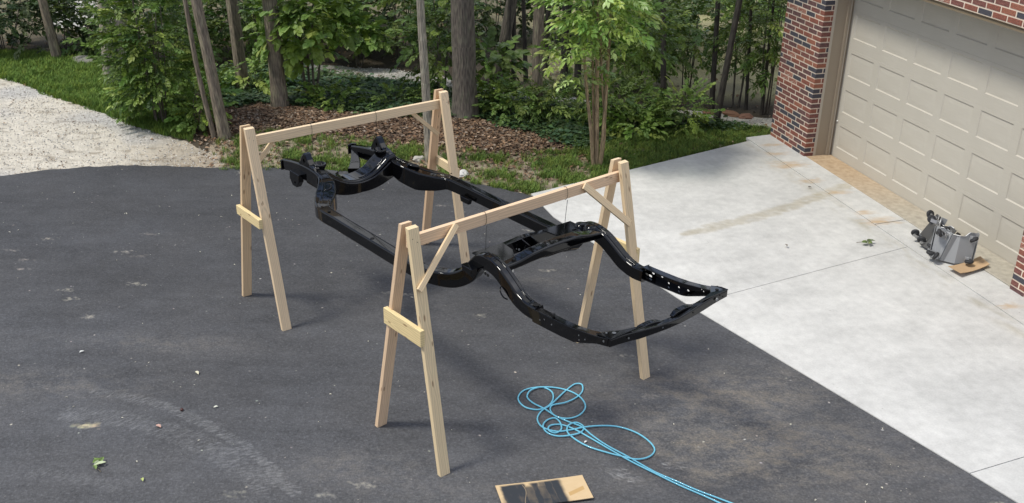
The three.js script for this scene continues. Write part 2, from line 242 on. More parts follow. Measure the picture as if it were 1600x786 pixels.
// ---------------------------------------------------------------- brick garage
{
  const G = thing('brick_garage', 'red and charcoal brick garage wall around the wide beige overhead door', 'garage', [GO[0], 0, GO[1]], -PSI);
  const R = rngOf(21);
  const brickTex = (base, blot, smear) => dataTex(128, 64, (i, j) => { const n = fbm(i / 14, j / 14, base[0] * 50, 4), m = sstep(0.12, 0.4, fbm(i / 22, j / 18, base[1] * 90 + 4, 3)); const s = smear * sstep(0.1, 0.3, fbm(i / 16, j / 9, base[2] * 70 + 9, 4)); return base.map((v, q) => lerp(lerp(v * (1 + 0.9 * n), blot[q], m * 0.6), [0.62, 0.52, 0.42][q], s)); });
  const B = (base, blot, smear = 0) => { const t = brickTex(base, blot, smear); return new THREE.MeshStandardMaterial({ map: t, bumpMap: t, bumpScale: 0.004, roughness: 0.92 }); };
  const tones = [B([0.25, 0.082, 0.052], [0.13, 0.048, 0.04], .12), B([0.30, 0.11, 0.066], [0.18, 0.07, 0.05], .12), B([0.19, 0.07, 0.056], [0.1, 0.048, 0.045], .12), B([0.13, 0.062, 0.058], [0.07, 0.045, 0.05], .08), B([0.06, 0.058, 0.072], [0.035, 0.035, 0.045], .04), B([0.31, 0.12, 0.08], [0.16, 0.07, 0.06], 0.9)];
  const pick = () => { const r = R(); return tones[r < .2 ? 0 : r < .37 ? 1 : r < .58 ? 2 : r < .76 ? 3 : r < .92 ? 4 : 5]; };
  const bg = []; for (let v = 0; v < 4; v++) { const g = new RoundedBoxGeometry(1, 1, 1, 1, 0.03); const p = g.attributes.position; for (let i = 0; i < p.count; i++) p.setXYZ(i, p.getX(i) + 0.018 * P.noise(p.getX(i) * 4 + v * 9, p.getY(i) * 4, p.getZ(i) * 4), p.getY(i) + 0.03 * P.noise(p.getX(i) * 3 + v * 5, p.getY(i) * 3 + 4, 0), p.getZ(i)); g.computeVertexNormals(); bg.push(g); }
  const mortar = new THREE.MeshStandardMaterial({ color: lin(0.74, 0.62, 0.5), roughness: 1 });
  const CH = 0.0677, LB = 0.2145, J = 0.0155, D = 0.09;
  const wall = new THREE.Group(); wall.name = 'wall'; G.add(wall);
  const wallBrick = (x0, x1, y, z0, z1) => { const m = mesh('brick', bg[Math.floor(R() * 4)], pick(), wall); m.position.set((x0 + x1) / 2 + (R() - .5) * 0.003, y + CH / 2 + (R() - .5) * .002, (z0 + z1) / 2 + (R() - .5) * 0.004); m.scale.set(x1 - x0, CH - J, z1 - z0); };
  const F = 0.41, TOP = 46;
  // left pier: face x -1.01 .. -0.095, return to z 0.27
  const L0 = -1.012, L1 = -0.095, y0 = 0.058;
  for (let r = 0; r < 31; r++) {
    const y = y0 + r * CH; let x = L1;
    const corner = r % 2 ? LB - J : 0.099;                       // header or stretcher at the corner
    wallBrick(L1 - corner, L1, y, r % 2 ? F - 0.095 : F - 0.135 - 0.0, F);
    if (r % 2) wallBrick(L1 - 0.08, L1, y, F - 0.14, F - 0.095 - J);
    x = L1 - corner - J;
    while (x > L0 + 0.03) { const x0 = Math.max(L0, x - (LB - J)); wallBrick(x0, x, y, F - D, F); x = x0 - J; }
  }
  mesh('mortar', box(L1 - L0 - 0.014, 31 * CH, 0.135, (L0 + L1) / 2, y0 + 31 * CH / 2, F - 0.004 - 0.0675), mortar, wall);
  // right pier, from x 3.885 on
  const R0 = 3.885;
  for (let r = 0; r < 15; r++) {
    const y = y0 - 0.02 - CH + r * CH; let x = R0; const corner = r % 2 ? LB - J : 0.099; wallBrick(x, x + corner, y, F - 0.135, F); x += corner + J;
    for (let k = 0; k < 3; k++) { wallBrick(x, x + LB - J, y, F - D, F); x += LB; }
  }
  mesh('mortar', box(1.4, 15 * CH, 0.135, R0 + 0.708, y0 - 0.02 - CH + 15 * CH / 2, F - 0.004 - 0.0675), mortar, wall);
  mesh('mortar', box(1.4, 1.75, 0.135, R0 + 0.708, y0 + 14 * CH + 0.855, F - 0.01 - 0.0675), mortar, wall);
  // wall over the opening
  for (let r = 0; r < 5; r++) { let x = 1.55 + (r % 2 ? LB / 2 : 0); for (let k = 0; k < 11; k++) { wallBrick(x, x + LB - J, 2.572 + r * CH, F - D, F); x += LB; } }
  mesh('mortar', box(6.6, 0.9, 0.135, 1.9, 2.572 + 0.45 - 0.004, F - 0.004 - 0.0675), mortar, wall);
  // body of the building behind
  mesh('side_wall', box(0.1, 3.6, 6, L0 + 0.06, 1.8, -2.75), new THREE.MeshStandardMaterial({ color: lin(0.2, 0.075, 0.055), roughness: 1 }), G);
  mesh('inner_wall', box(0.08, 2.9, 0.2, L0 + 0.3, 1.45, 0.15), mortar, G);
  mesh('roof', box(8, 0.2, 7, 2.6, 3.55, -2.9), new THREE.MeshStandardMaterial({ color: lin(0.08, 0.075, 0.07), roughness: 1 }), G);
  // painted trim
  const pt = dataTex(128, 128, (i, j) => { const n = 0.03 * fbm(i / 30, j / 9, 2, 3); return [0.475 + n, 0.42 + n, 0.345 + n]; });
  const beige = new THREE.MeshStandardMaterial({ map: pt, roughness: 0.55 });
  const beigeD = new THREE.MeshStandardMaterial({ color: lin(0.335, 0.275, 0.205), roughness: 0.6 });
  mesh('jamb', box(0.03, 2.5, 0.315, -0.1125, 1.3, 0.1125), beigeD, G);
  mesh('jamb_trim', box(0.022, 2.5, 0.035, -0.101, 1.3, 0.258), beige, G);
  mesh('door_stop', box(0.03, 2.5, 0.03, -0.082, 1.3, 0.07), beigeD, G);
  mesh('door_stop', box(0.014, 2.5, 0.012, -0.072, 1.3, 0.046), beige, G);
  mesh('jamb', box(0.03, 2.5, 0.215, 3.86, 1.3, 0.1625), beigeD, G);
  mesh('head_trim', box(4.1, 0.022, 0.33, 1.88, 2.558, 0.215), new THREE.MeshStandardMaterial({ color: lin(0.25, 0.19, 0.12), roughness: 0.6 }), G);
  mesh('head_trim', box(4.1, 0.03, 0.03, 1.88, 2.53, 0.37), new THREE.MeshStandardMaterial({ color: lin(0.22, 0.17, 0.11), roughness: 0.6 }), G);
  // threshold strip
  const tt = dataTex(512, 128, (i, j) => { const n = fbm(i / 9, j / 24, 2, 4), o = sstep(330, 40, i), g = P.noise(i / 1.2, j / 3, 4) * 0.05; return [lerp(.41, .45, o) + 0.16 * n + g, lerp(0.375, 0.33, o) + 0.15 * n + g, lerp(0.305, 0.21, o) + 0.12 * n + g]; });
  mesh('threshold', new RoundedBoxGeometry(3.98, 0.1, 0.375, 2, 0.008).translate(1.89, 0.025, 0.192), new THREE.MeshStandardMaterial({ map: tt, roughness: 0.9 }), G);
  // overhead door: five sections, each with six raised panels
  const door = new THREE.Group(); door.name = 'garage_door'; G.add(door);
  const dt = dataTex(256, 256, (i, j) => { const n = 0.02 * P.noise(i / 40, j / 2.0, 2) + 0.035 * fbm(i / 90, j / 60, 5, 3); return [0.525 + n, 0.49 + n, 0.42 + n]; });
  const dm = new THREE.MeshStandardMaterial({ map: dt, bumpMap: dt, bumpScale: 0.0015, roughness: 0.5 });
  const X0 = -0.0965, X1 = 3.845, SH = 0.488, DY = 0.066;
  const bez = (w, h) => { // a pressed panel: sloping groove down, then a field that rises again
    const rings = [[0, 0.0], [0.012, -0.011], [0.022, -0.011], [0.066, -0.002], [0.072, -0.002]], pos = [], idx = [];
    for (const [o, z] of rings) pos.push(-w / 2 + o, -h / 2 + o, z, w / 2 - o, -h / 2 + o, z, w / 2 - o, h / 2 - o, z, -w / 2 + o, h / 2 - o, z);
    for (let r = 0; r < rings.length - 1; r++) for (let k = 0; k < 4; k++) { const a = r * 4 + k, b = r * 4 + (k + 1) % 4; idx.push(a, b, b + 4, a, b + 4, a + 4); }
    const l = (rings.length - 1) * 4; idx.push(l, l + 1, l + 2, l, l + 2, l + 3);
    const g = new THREE.BufferGeometry(); g.setAttribute('position', new THREE.Float32BufferAttribute(pos, 3)); g.setAttribute('uv', new THREE.Float32BufferAttribute(pos.filter((_, i) => i % 3 < 2), 2)); g.setIndex(idx); return toCreasedNormals(g.toNonIndexed(), 0.35);
  };
  const panel = bez(0.507, 0.302);
  for (let r = 0; r < 5; r++) {
    const s = new THREE.Shape([new THREE.Vector2(X0, 0), new THREE.Vector2(X1, 0), new THREE.Vector2(X1, SH - 0.004), new THREE.Vector2(X0, SH - 0.004)]);
    for (let k = 0; k < 6; k++) { const a = k * 0.625, b = 0.142; s.holes.push(new THREE.Path([new THREE.Vector2(a, b), new THREE.Vector2(a, b + 0.302), new THREE.Vector2(a + 0.507, b + 0.302), new THREE.Vector2(a + 0.507, b)])); }
    const g = new THREE.ExtrudeGeometry(s, { depth: 0.03, bevelEnabled: true, bevelSize: 0.002, bevelThickness: 0.002, bevelSegments: 1 }); g.translate(0, DY + r * SH, -0.032);
    mesh('door_section', g, dm, door);
    for (let k = 0; k < 6; k++) { const m = mesh('raised_panel', panel, dm, door); m.position.set(k * 0.625 + 0.2535, DY + r * SH + 0.142 + 0.151, 0); }
  }
  mesh('door_core', box(X1 - X0, 2.44, 0.02, (X0 + X1) / 2, DY + 1.22, -0.05), dm, door);
  mesh('bottom_seal', box(X1 - X0, 0.02, 0.028, (X0 + X1) / 2, DY - 0.008, -0.016), new THREE.MeshStandardMaterial({ color: lin(0.03, 0.028, 0.025), roughness: 0.9 }), door);
  const knob = mesh('pull_knob', new THREE.SphereGeometry(0.012, 10, 8), new THREE.MeshStandardMaterial({ color: lin(0.85, 0.83, 0.78), roughness: 0.3 }), door); knob.position.set(-0.045, 0.56, 0.01);
}

// ---------------------------------------------------------------- timber
const timber = [];
{
  const R = rngOf(77);
  for (let v = 0; v < 6; v++) {
    const W = 1024, H = 64, kn = []; for (let k = 0; k < 5; k++) kn.push([R() * W, 8 + R() * 48, 5 + 6 * R()]);
    const warm = [[0.74, 0.54, 0.325], [0.78, 0.60, 0.385], [0.72, 0.50, 0.31], [0.76, 0.60, 0.365], [0.75, 0.575, 0.355], [0.76, 0.545, 0.35]][v];
    timber.push(dataTex(W, H, (i, j) => {
      let w = j + 5 * P.noise(i / 130, v * 3.3, 1) ; let kd = 0;
      for (const [a, b, r] of kn) { const d = Math.hypot((i - a) / 2.2, j - b); w += 9 * Math.exp(-d * d / (r * r * 6)) * Math.sign(j - b + .01); kd = Math.max(kd, sstep(r * 0.7, r * 0.25, d)); }
      const g = 0.5 + 0.5 * Math.sin(w * 0.62 + 2.2 * P.noise(i / 240, w / 11, v)); const f = P.noise(i / 26, j * 1.1, v + 4) * 0.5 + 0.5;
      const s = 1 - 0.17 * g - 0.12 * f * f + 0.08 * fbm(i / 180, j / 30, v + 9, 2);
      return warm.map((c, q) => lerp(c * s * 1.12, [0.23, 0.11, 0.05][q], kd * 0.75));
    }));
  }
}
const woodMats = timber.map(t => new THREE.MeshStandardMaterial({ map: t, roughness: 0.75, bumpMap: t, bumpScale: 0.0008 }));
const greenWood = new THREE.MeshStandardMaterial({ map: timber[3], color: lin(1, 1.0, 0.86), roughness: 0.75 });
const endGrain = new THREE.MeshStandardMaterial({ color: lin(0.52, 0.37, 0.22), roughness: 0.9 });
// a stick between two points: its width lies along `side`, its thickness along the third axis; uv run along the grain
function stick(a, b, width, thick, side, u0 = 0) {
  const d = b.clone().sub(a), L = d.length(), g = new RoundedBoxGeometry(L, width, thick, 2, 0.003), p = g.attributes.position, n = g.attributes.normal, uv = g.attributes.uv;
  for (let i = 0; i < p.count; i++) { const ny = Math.abs(n.getY(i)) > Math.abs(n.getZ(i)); uv.setXY(i, u0 + p.getX(i) / 2.6, (ny ? p.getZ(i) + 0.3 : p.getY(i)) / 0.1); }
  d.normalize(); const s = side.clone().addScaledVector(d, -side.dot(d)).normalize(), t = d.clone().cross(s);
  g.applyMatrix4(new THREE.Matrix4().makeBasis(d, s, t)); g.translate((a.x + b.x) / 2, (a.y + b.y) / 2, (a.z + b.z) / 2); return g;
}
// a leg: sawn flat at the foot, leaning in z, sheared a little in x
function legGeo(x0, w, zFoot, zTop, T, eFoot, u0) {
  const th = 0.039 * Math.sign(zFoot), s = new THREE.Shape([new THREE.Vector2(zFoot, 0), new THREE.Vector2(zTop, T), new THREE.Vector2(zTop - th, T + 0.006), new THREE.Vector2(zFoot - th, 0)]);
  const g = new THREE.ExtrudeGeometry(s, { depth: w - 0.006, steps: 1, bevelEnabled: true, bevelSize: 0.0025, bevelThickness: 0.003, bevelOffset: -0.0025, bevelSegments: 2 });
  const p = g.attributes.position, n = g.attributes.normal, uv = [];
  for (let i = 0; i < p.count; i++) { const z = p.getX(i), y = p.getY(i), k = p.getZ(i); p.setXYZ(i, x0 + 0.003 + k + eFoot * (1 - y / T), y, z); uv.push(u0 + y / 2.6, (Math.abs(n.getZ(i)) > 0.7 ? (z - zFoot * (1 - y / T)) + 0.3 : k) / 0.1); }
  // the axes swap flips the winding
  const idx = g.index; const gg = g; gg.setAttribute('uv', new THREE.Float32BufferAttribute(uv, 2));
  const a = gg.attributes.position; for (let i = 0; i < a.count; i += 3) { for (const at of [gg.attributes.position, gg.attributes.uv]) { const t = []; for (let c = 0; c < at.itemSize; c++) t.push(at.getComponent(i + 1, c)); for (let c = 0; c < at.itemSize; c++) { at.setComponent(i + 1, c, at.getComponent(i + 2, c)); at.setComponent(i + 2, c, t[c]); } } }
  gg.computeVertexNormals(); return gg;
}
function gantry(label, pos, turn, q) {
  const G = thing('timber_gantry', label, 'wooden stand', pos, turn); const { L, s, T, Hb, e } = q, W = 0.089;
  mesh('beam', stick(V(0.03, Hb - W / 2, 0), V(L - 0.004, Hb - W / 2, 0), W, 0.038, V(0, 1, 0), q.u), woodMats[q.mb], G);
  q.legs.forEach(([right, sgn, foot, top, m], i) => {
    const leg = mesh('leg', legGeo(right ? L - W : 0, W, sgn * foot, sgn * 0.0585, top, e[i], i * 0.37 + q.u), woodMats[m], G);
    for (const [dx, dy] of [[0.025, -0.07], [0.06, -0.1]]) { const c = mesh('screw', new THREE.CylinderGeometry(0.004, 0.004, 0.003, 8), screwMat, leg); c.rotation.x = Math.PI / 2; c.position.set((right ? L - W : 0) + dx, T + dy, sgn * (0.0585 - dy / T * (foot - 0.0585)) ); }
  });
  for (const [right, y0, z0, y1, z1, m] of q.ties) { const x = right ? L + 0.0205 : -0.0205; mesh('cross_tie', stick(V(x, y0, z0), V(x, y1, z1), q.tw, 0.037, V(0, 1, 0), right ? .2 : .55), m, G); }
  for (const [a, b, w, th] of q.braces) mesh('brace', stick(V(...a), V(...b), w, th, V(1, 0, 0), .1), woodMats[4], G);
  return G;
}
const screwMat = new THREE.MeshStandardMaterial({ color: lin(0.25, 0.22, 0.16), metalness: 0.7, roughness: 0.4 });
gantry('nearer pale timber gantry of two A-frames under the kicked-up rear of the black frame', [-0.756, 0, -6.596], 0.713,
  { L: 2.184, s: .44, T: 1.86, Hb: 1.783, e: [-.028, -.036, .038, .03], u: .1, mb: 5, tw: .13,
    legs: [[0, 1, .432, 1.862, 3], [0, -1, .43, 1.87, 5], [1, 1, .448, 1.872, 4], [1, -1, .4, 1.875, 1]],
    ties: [[0, 1.083, -.235, 1.083, .23, greenWood], [1, 1.083, -.23, 1.078, .22, greenWood]],
    braces: [[[.437, 1.775, .032], [.005, 1.432, .165], .042, .024], [[1.712, 1.77, .032], [2.135, 1.372, .165], .06, .02]] });
gantry('farther pale timber gantry of two A-frames carrying the front end of the black frame', [-2.39, 0, -8.716], 0.658,
  { L: 2.139, s: .45, T: 1.84, Hb: 1.757, e: [.02, .01, .012, .05], u: .6, mb: 1, tw: .088,
    legs: [[0, 1, .447, 1.845, 1], [0, -1, .44, 1.85, 0], [1, 1, .45, 1.84, 1], [1, -1, .45, 1.845, 2]],
    ties: [[0, 1.005, -.225, 1.022, .265, greenWood], [1, 1.055, -.22, 1.02, .2, woodMats[3]]],
    braces: [[[.3, 1.675, -.03], [.075, 1.43, -.03], .04, .022], [[1.76, 1.672, -.03], [2.07, 1.39, -.03], .04, .022]] });

// ---------------------------------------------------------------- the black car frame
const FR = { a: 0.695 };
{ const c = Math.cos(0.713), s = Math.sin(0.713); FR.pos = [-0.756 + 1.1 * c, 0, -6.596 - 1.1 * s]; }
const gloss = new THREE.MeshPhysicalMaterial({ color: lin(0.0018, 0.0019, 0.0024), roughness: 0.06, specularIntensity: 0.9, side: THREE.DoubleSide });
const holeMat = new THREE.MeshStandardMaterial({ color: lin(0.002, 0.002, 0.002), roughness: 1 });
const paleMat = new THREE.MeshStandardMaterial({ color: lin(0.3, 0.3, 0.29), roughness: 0.5 }), dullMat = new THREE.MeshStandardMaterial({ color: lin(0.1, 0.105, 0.11), roughness: 0.5 });
// sweep a rounded rectangle along stations [x, yTop, z, width, height]
function sweep(st, n, rad = 0.014, sideFix) {
  const c = new THREE.CatmullRomCurve3(st.map(q => V(q[0], q[1], q[2])), false, 'centripetal'), M = 20, pos = [], idx = [];
  const K = st.length - 1;
  for (let i = 0; i <= n; i++) {
    const t = i / n, p = c.getPoint(t), tg = c.getTangent(t), k = Math.min(K - 1, Math.floor(t * K)), f = t * K - k, w = lerp(st[k][3], st[k + 1][3], f) / 2, h = lerp(st[k][4], st[k + 1][4], f);
    const side = sideFix ? sideFix.clone() : V(tg.z, 0, -tg.x).normalize(); const up = tg.clone().cross(side).normalize(); if (up.y < 0) up.negate();
    const sd = side; const r = Math.min(rad, w * 0.8, h * 0.4);
    for (let m = 0; m < M; m++) { const q = Math.floor(m / 5), a = (q * Math.PI / 2) + (m % 5) / 4 * Math.PI / 2; const cx = (q === 0 || q === 3 ? 1 : -1) * (w - r) + r * Math.cos(a), cy = (q < 2 ? -r : -(h - r)) + r * Math.sin(a);
      pos.push(p.x + sd.x * cx + up.x * cy, p.y + sd.y * cx + up.y * cy, p.z + sd.z * cx + up.z * cy); }
  }
  for (let i = 0; i < n; i++) for (let m = 0; m < M; m++) { const a = i * M + m, b = i * M + (m + 1) % M; idx.push(a, b, b + M, a, b + M, a + M); }
  for (const e of [0, n]) { const o = pos.length / 3; let s = [0, 0, 0]; for (let m = 0; m < M; m++) for (let q = 0; q < 3; q++) s[q] += pos[(e * M + m) * 3 + q] / M; const base = pos.length / 3; for (let m = 0; m < M; m++) pos.push(pos[(e * M + m) * 3], pos[(e * M + m) * 3 + 1], pos[(e * M + m) * 3 + 2]); pos.push(...s); for (let m = 0; m < M; m++) idx.push(base + m, base + (m + 1) % M, base + M); }
  const g = new THREE.BufferGeometry(); g.setAttribute('position', new THREE.Float32BufferAttribute(pos, 3)); g.setIndex(idx); g.computeVertexNormals(); return g;
}
function plate(pts, depth, bevel = 0.002, holes = []) { const s = new THREE.Shape(pts.map(q => new THREE.Vector2(...q))); for (const [a, b, rx, ry] of holes) { const h = new THREE.Path(); h.absellipse(a, b, rx, ry, 0, Math.PI * 2, true, 0); s.holes.push(h); } return new THREE.ExtrudeGeometry(s, { depth, bevelEnabled: bevel > 0, bevelSize: bevel, bevelThickness: bevel, bevelSegments: 2, curveSegments: 10 }); }
const carFrame = thing('car_frame', 'glossy black bare car chassis frame hanging on wires between two timber gantries', 'car frame', FR.pos, FR.a);
{
  const F = carFrame;
  const dot = (x, y, z, r, mat, rot, name = 'hole') => { const m = mesh(name, new THREE.CylinderGeometry(r, r, 0.004, 14), mat, F); m.position.set(x, y, z); if (rot === 'x') m.rotation.z = Math.PI / 2; if (rot === 'z') m.rotation.x = Math.PI / 2; if (Array.isArray(rot)) m.rotation.set(...rot); return m; };
  for (const s of [-1, 1]) {
    const roll = s * -0.012;                                      // the frame hangs a touch lower on its right
    const st = [[.375, 1.286, -3.115, .07, .092], [.382, 1.326, -2.92, .08, .125], [.388, 1.358, -2.72, .095, .145], [.39, 1.365, -2.5, .1, .15], [.395, 1.352, -2.36, .105, .15], [.43, 1.332, -2.24, .15, .17], [.52, 1.292, -2.1, .185, .18], [.61, 1.268, -1.985, .16, .15], [.672, 1.262, -1.86, .115, .112], [.682, 1.262, -1.6, .1, .108], [.684, 1.264, -1.1, .1, .106], [.684, 1.268, -.62, .1, .106], [.675, 1.274, -.4, .1, .11], [.635, 1.286, -.24, .102, .12], [.575, 1.305, -.12, .1, .128], [.53, 1.37, -.015, .096, .125], [.515, 1.465, .065, .094, .12], [.512, 1.54, .16, .094, .115], [.514, 1.556, .27, .094, .112], [.517, 1.53, .4, .094, .11], [.52, 1.468, .52, .092, .11], [.524, 1.41, .62, .09, .11], [.527, 1.38, .72, .086, .105], [.53, 1.378, .82, .082, .1]]
      .map(([x, y, z, w, h]) => [x * s, y + roll * x * 2, z, w, h]);
    const rail = mesh('side_rail', sweep(st, 240, 0.016), gloss, F); if (s < 0) rail.userData.label = 'left side rail, seen on its outer face';
    // raised seam flange along the arch
    mesh('seam_flange', sweep(st.slice(15, 23).map(([x, y, z]) => [x - s * 0.012, y + 0.006, z, .012, .012]), 70, .004), gloss, F);
    mesh('seam_flange', sweep(st.slice(3, 13).map(([x, y, z, w]) => [x - s * w * .36, y + .004, z, .01, .01]), 110, .003), gloss, F);
    mesh('pressed_rib', sweep(st.slice(4, 9).map(([x, y, z, w]) => [x + s * w * .18, y + .003, z, .03, .012]), 60, .005), gloss, F);
    for (const [x, y, z, a] of [[.395, 1.357, -2.37, 0], [.672, 1.266, -1.87, .5], [.53, 1.38, .8, 0]]) { const g = new THREE.TorusGeometry(.052, .004, 6, 40, Math.PI); const q = g.attributes.position; for (let i = 0; i < q.count; i++) q.setXYZ(i, clamp(q.getX(i) * 1.25, -.052, .052), Math.min(q.getY(i), .012) + .0008 * Math.sin(i * 2.7), q.getZ(i)); g.computeVertexNormals(); g.rotateY(a * s); g.translate(s * x, y - .01, z); mesh('weld_bead', g, gloss, F); }
    // open channel of the rear rail: web, upper and lower flange
    const web = []; const top = [[.8, 1.38], [.95, 1.387], [1.1, 1.397], [1.22, 1.41], [1.33, 1.43], [1.44, 1.455], [1.535, 1.477]];
    for (const q of top) web.push(q); for (const [z, y] of [...top].reverse()) web.push([z, y - (z > 1.4 ? 0.055 : z > 1.3 ? .075 : .098)]);
    const holes = [[.86, 1.345, .016, .018], [.95, 1.352, .013, .017], [.835, 1.305, .018, .01], [1.02, 1.318, .01, .008], [1.12, 1.325, .01, .008], [1.21, 1.335, .012, .008], [1.33, 1.395, .006, .006], [1.36, 1.41, .006, .006], [1.35, 1.385, .006, .006]];
    const wg = plate(web, 0.004, 0.001, s > 0 ? holes : [[.92, 1.35, .008, .008], [1.0, 1.345, .008, .008]]); wg.rotateY(-Math.PI / 2); wg.translate(s > 0 ? .572 : -.566, 0, 0);
    mesh('rail_web', wg, gloss, F);
    mesh('rail_flange', sweep(top.map(([z, y]) => [s * (z > 1.45 ? .535 : .54), y + .002, z, z > 1.4 ? .075 : .06, .009]), 30, .004), gloss, F);
    mesh('rail_flange', sweep(top.map(([z, y]) => [s * .54, y - (z > 1.4 ? 0.047 : z > 1.3 ? .067 : .09), z, .06, .008]), 30, .004), gloss, F);
    // corner plate on the rear crossmember
    const cp = plate([[-.03, 1.50], [-.03, 1.56], [.26, 1.56], [.1, 1.515], [.03, 1.45], [-.02, 1.42]], .006, .0015); cp.rotateX(Math.PI / 2); cp.scale(-s, 1, 1); if (s > 0) { const ix = cp.attributes.position; for (let i = 0; i < ix.count; i += 3) { const t = [ix.getX(i + 1), ix.getY(i + 1), ix.getZ(i + 1)]; ix.setXYZ(i + 1, ix.getX(i + 2), ix.getY(i + 2), ix.getZ(i + 2)); ix.setXYZ(i + 2, ...t); } } cp.translate(s * .54, 1.487, 0); { const q = cp.attributes.position; for (let i = 0; i < q.count; i++) q.setY(i, q.getY(i) + .24 * Math.min(0, q.getZ(i) - 1.52)); } cp.computeVertexNormals();
    mesh('corner_plate', cp, gloss, F);
    dot(s * .5, 1.4905, 1.52, .013, s < 0 ? dullMat : holeMat); dot(s * .54, 1.4905, 1.49, .007, s < 0 ? dullMat : holeMat);
    // spring pocket and shock seat on the arch
    for (const [x, y, z, r, h] of [[.485, 1.54, .26, .06, .04], [.5, 1.51, .13, .055, .036]]) { const g = new THREE.LatheGeometry([[0, h], [r * .6, h], [r * .85, h * .85], [r, h * .4], [r * 1.06, 0], [r * 1.06, -.05]].map(q => new THREE.Vector2(...q)), 20); g.translate(s * x, y - .035, z); mesh('spring_pocket', g, gloss, F); }
    // gusset between the crossmembers with an oval hole
    const gs = plate([[.2, -.02], [.49, -.02], [.49, .3], [.44, .33], [.3, .24], [.22, .12]].map(([x, z]) => [x, z + .03]), .006, .0015, [[.4, .16, .025, .016]]); gs.rotateX(Math.PI / 2); gs.scale(s, -1, 1); gs.rotateX(0); 
    // (the plate lies level, its underside open)
    gs.computeVertexNormals(); gs.translate(0, 1.485, 0); mesh('gusset', gs, gloss, F);
    // front spring tower: a peaked bracket with a round seat and a window
    const tw = plate([[-.15, -.02], [-.12, .045], [-.07, .115], [-.045, .14], [-.02, .135], [.01, .09], [.05, .05], [.12, .04], [.19, -.01]], .052, .008, [[-.04, .075, .016, .02]]); tw.rotateY(-Math.PI / 2); tw.translate(s * .395 + .026, 1.345, -2.6); mesh('spring_tower', tw, gloss, F);
    const seat = new THREE.LatheGeometry([[.03, -.02], [.05, -.01], [.062, .02], [.064, .04], [.054, .045], [.045, .02], [.02, .01]].map(q => new THREE.Vector2(...q)), 20); seat.translate(s * .33, 1.365, -2.53); mesh('spring_seat', seat, gloss, F);
      mesh('horn_gusset', sweep([[s * .375, 1.26, -3.09, .06, .07], [s * .3, 1.25, -2.95, .07, .06], [s * .2, 1.235, -2.78, .1, .05], [s * .1, 1.228, -2.64, .12, .05]], 30, .01), gloss, F);
    // brackets hanging at the control arms and at the horn
    const br = plate([[-.09, .07], [.08, .07], [.07, 0], [.02, -.06], [-.05, -.06], [-.1, 0]], .045, .004, [[0, -.02, .012, .012]]); br.rotateY(-Math.PI / 2); br.translate(s * .45 + .02, 1.205, -2.75); mesh('arm_bracket', br, gloss, F);
    const hb = plate([[-.045, -.06], [.045, -.06], [.045, .03], [0, .04], [-.045, .03]], .012, .003); hb.translate(s * .375, 1.25, -3.127); mesh('bumper_plate', hb, gloss, F);
    // torque box window
    const tb = new THREE.BoxGeometry(.09, .004, .07); const tbm = mesh('torque_box_window', tb, holeMat, F); tbm.position.set(s * .475, 1.314, -2.17); tbm.rotation.set(0, s * -.75, s * -.3);
    mesh('window_rim', new THREE.TorusGeometry(.05, .009, 8, 24).rotateX(Math.PI / 2).rotateY(s * -.75).rotateZ(s * -.3).translate(s * .475, 1.316, -2.17), gloss, F);
    // body mount: bracket below the rail and dark holes on its top
    const bm = plate([[-.07, 0], [.07, 0], [.055, -.045], [-.055, -.045]], .03, .003); bm.rotateY(-Math.PI / 2); bm.translate(s > 0 ? .62 : -.6, 1.165, -1.52); mesh('body_mount', bm, gloss, F);
    for (const [x, y, z, r] of [[.7, 1.263, -1.05, .018], [.69, 1.265, -1.75, .014], [.53, 1.381, .79, .022], [.535, 1.391, .98, .012]]) dot(s * x, y + 0.0015 + roll * x * 2, z, r, holeMat);
    // small bright heads along the arch top
    for (const z of [.36, .44, .5, .66]) { const y = z < .4 ? 1.545 : z < .47 ? 1.51 : z < .6 ? 1.482 : 1.392; dot(s * .52, y, z, .003, dullMat, [0.5, 0, 0], 'rivet'); }
  }
  // front crossmember: a broad trough between the towers
  mesh('front_crossmember', sweep([[-.4, 1.39, -2.485, .235, .17], [-.33, 1.372, -2.485, .235, .17], [-.25, 1.315, -2.485, .235, .15], [-.15, 1.25, -2.485, .235, .115], [0, 1.218, -2.485, .235, .088], [.15, 1.25, -2.485, .235, .115], [.25, 1.315, -2.485, .235, .15], [.33, 1.372, -2.485, .235, .17], [.4, 1.39, -2.485, .235, .17]], 80, .03, V(0, 0, 1)), gloss, F);
  mesh('crossmember_lip', sweep([[-.33, 1.33, -2.355, .02, .16], [-.25, 1.28, -2.35, .02, .14], [-.15, 1.23, -2.345, .02, .12], [0, 1.205, -2.34, .02, .1], [.15, 1.23, -2.345, .02, .12], [.25, 1.28, -2.35, .02, .14], [.33, 1.33, -2.355, .02, .16]], 60, .008, V(0, 0, 1)), gloss, F);
  // pressed ribs where light runs
  mesh('crossmember_rib', sweep([[.02, 1.226, -2.42, .022, .012], [.1, 1.238, -2.42, .022, .012], [.2, 1.29, -2.42, .022, .012], [.3, 1.36, -2.42, .022, .012], [.36, 1.39, -2.43, .022, .012]], 40, .006, V(0, 0, 1)), gloss, F);
  // crossmembers over the axle
  const fa = plate([[-.47, .0], [-.3, .0], [-.1, .015], [.0, .022], [.1, .015], [.3, .0], [.47, 0], [.47, -.09], [.3, -.095], [.1, -.085], [-.1, -.085], [-.3, -.095], [-.47, -.09]], .004, .001, [[-.36, -.04, .009, .009], [-.1, -.05, .007, .007], [.34, -.035, .01, .01], [.2, -.05, .006, .006], [.12, -.055, .006, .006]]); fa.translate(0, 1.478, .05); mesh('axle_crossmember', fa, gloss, F);
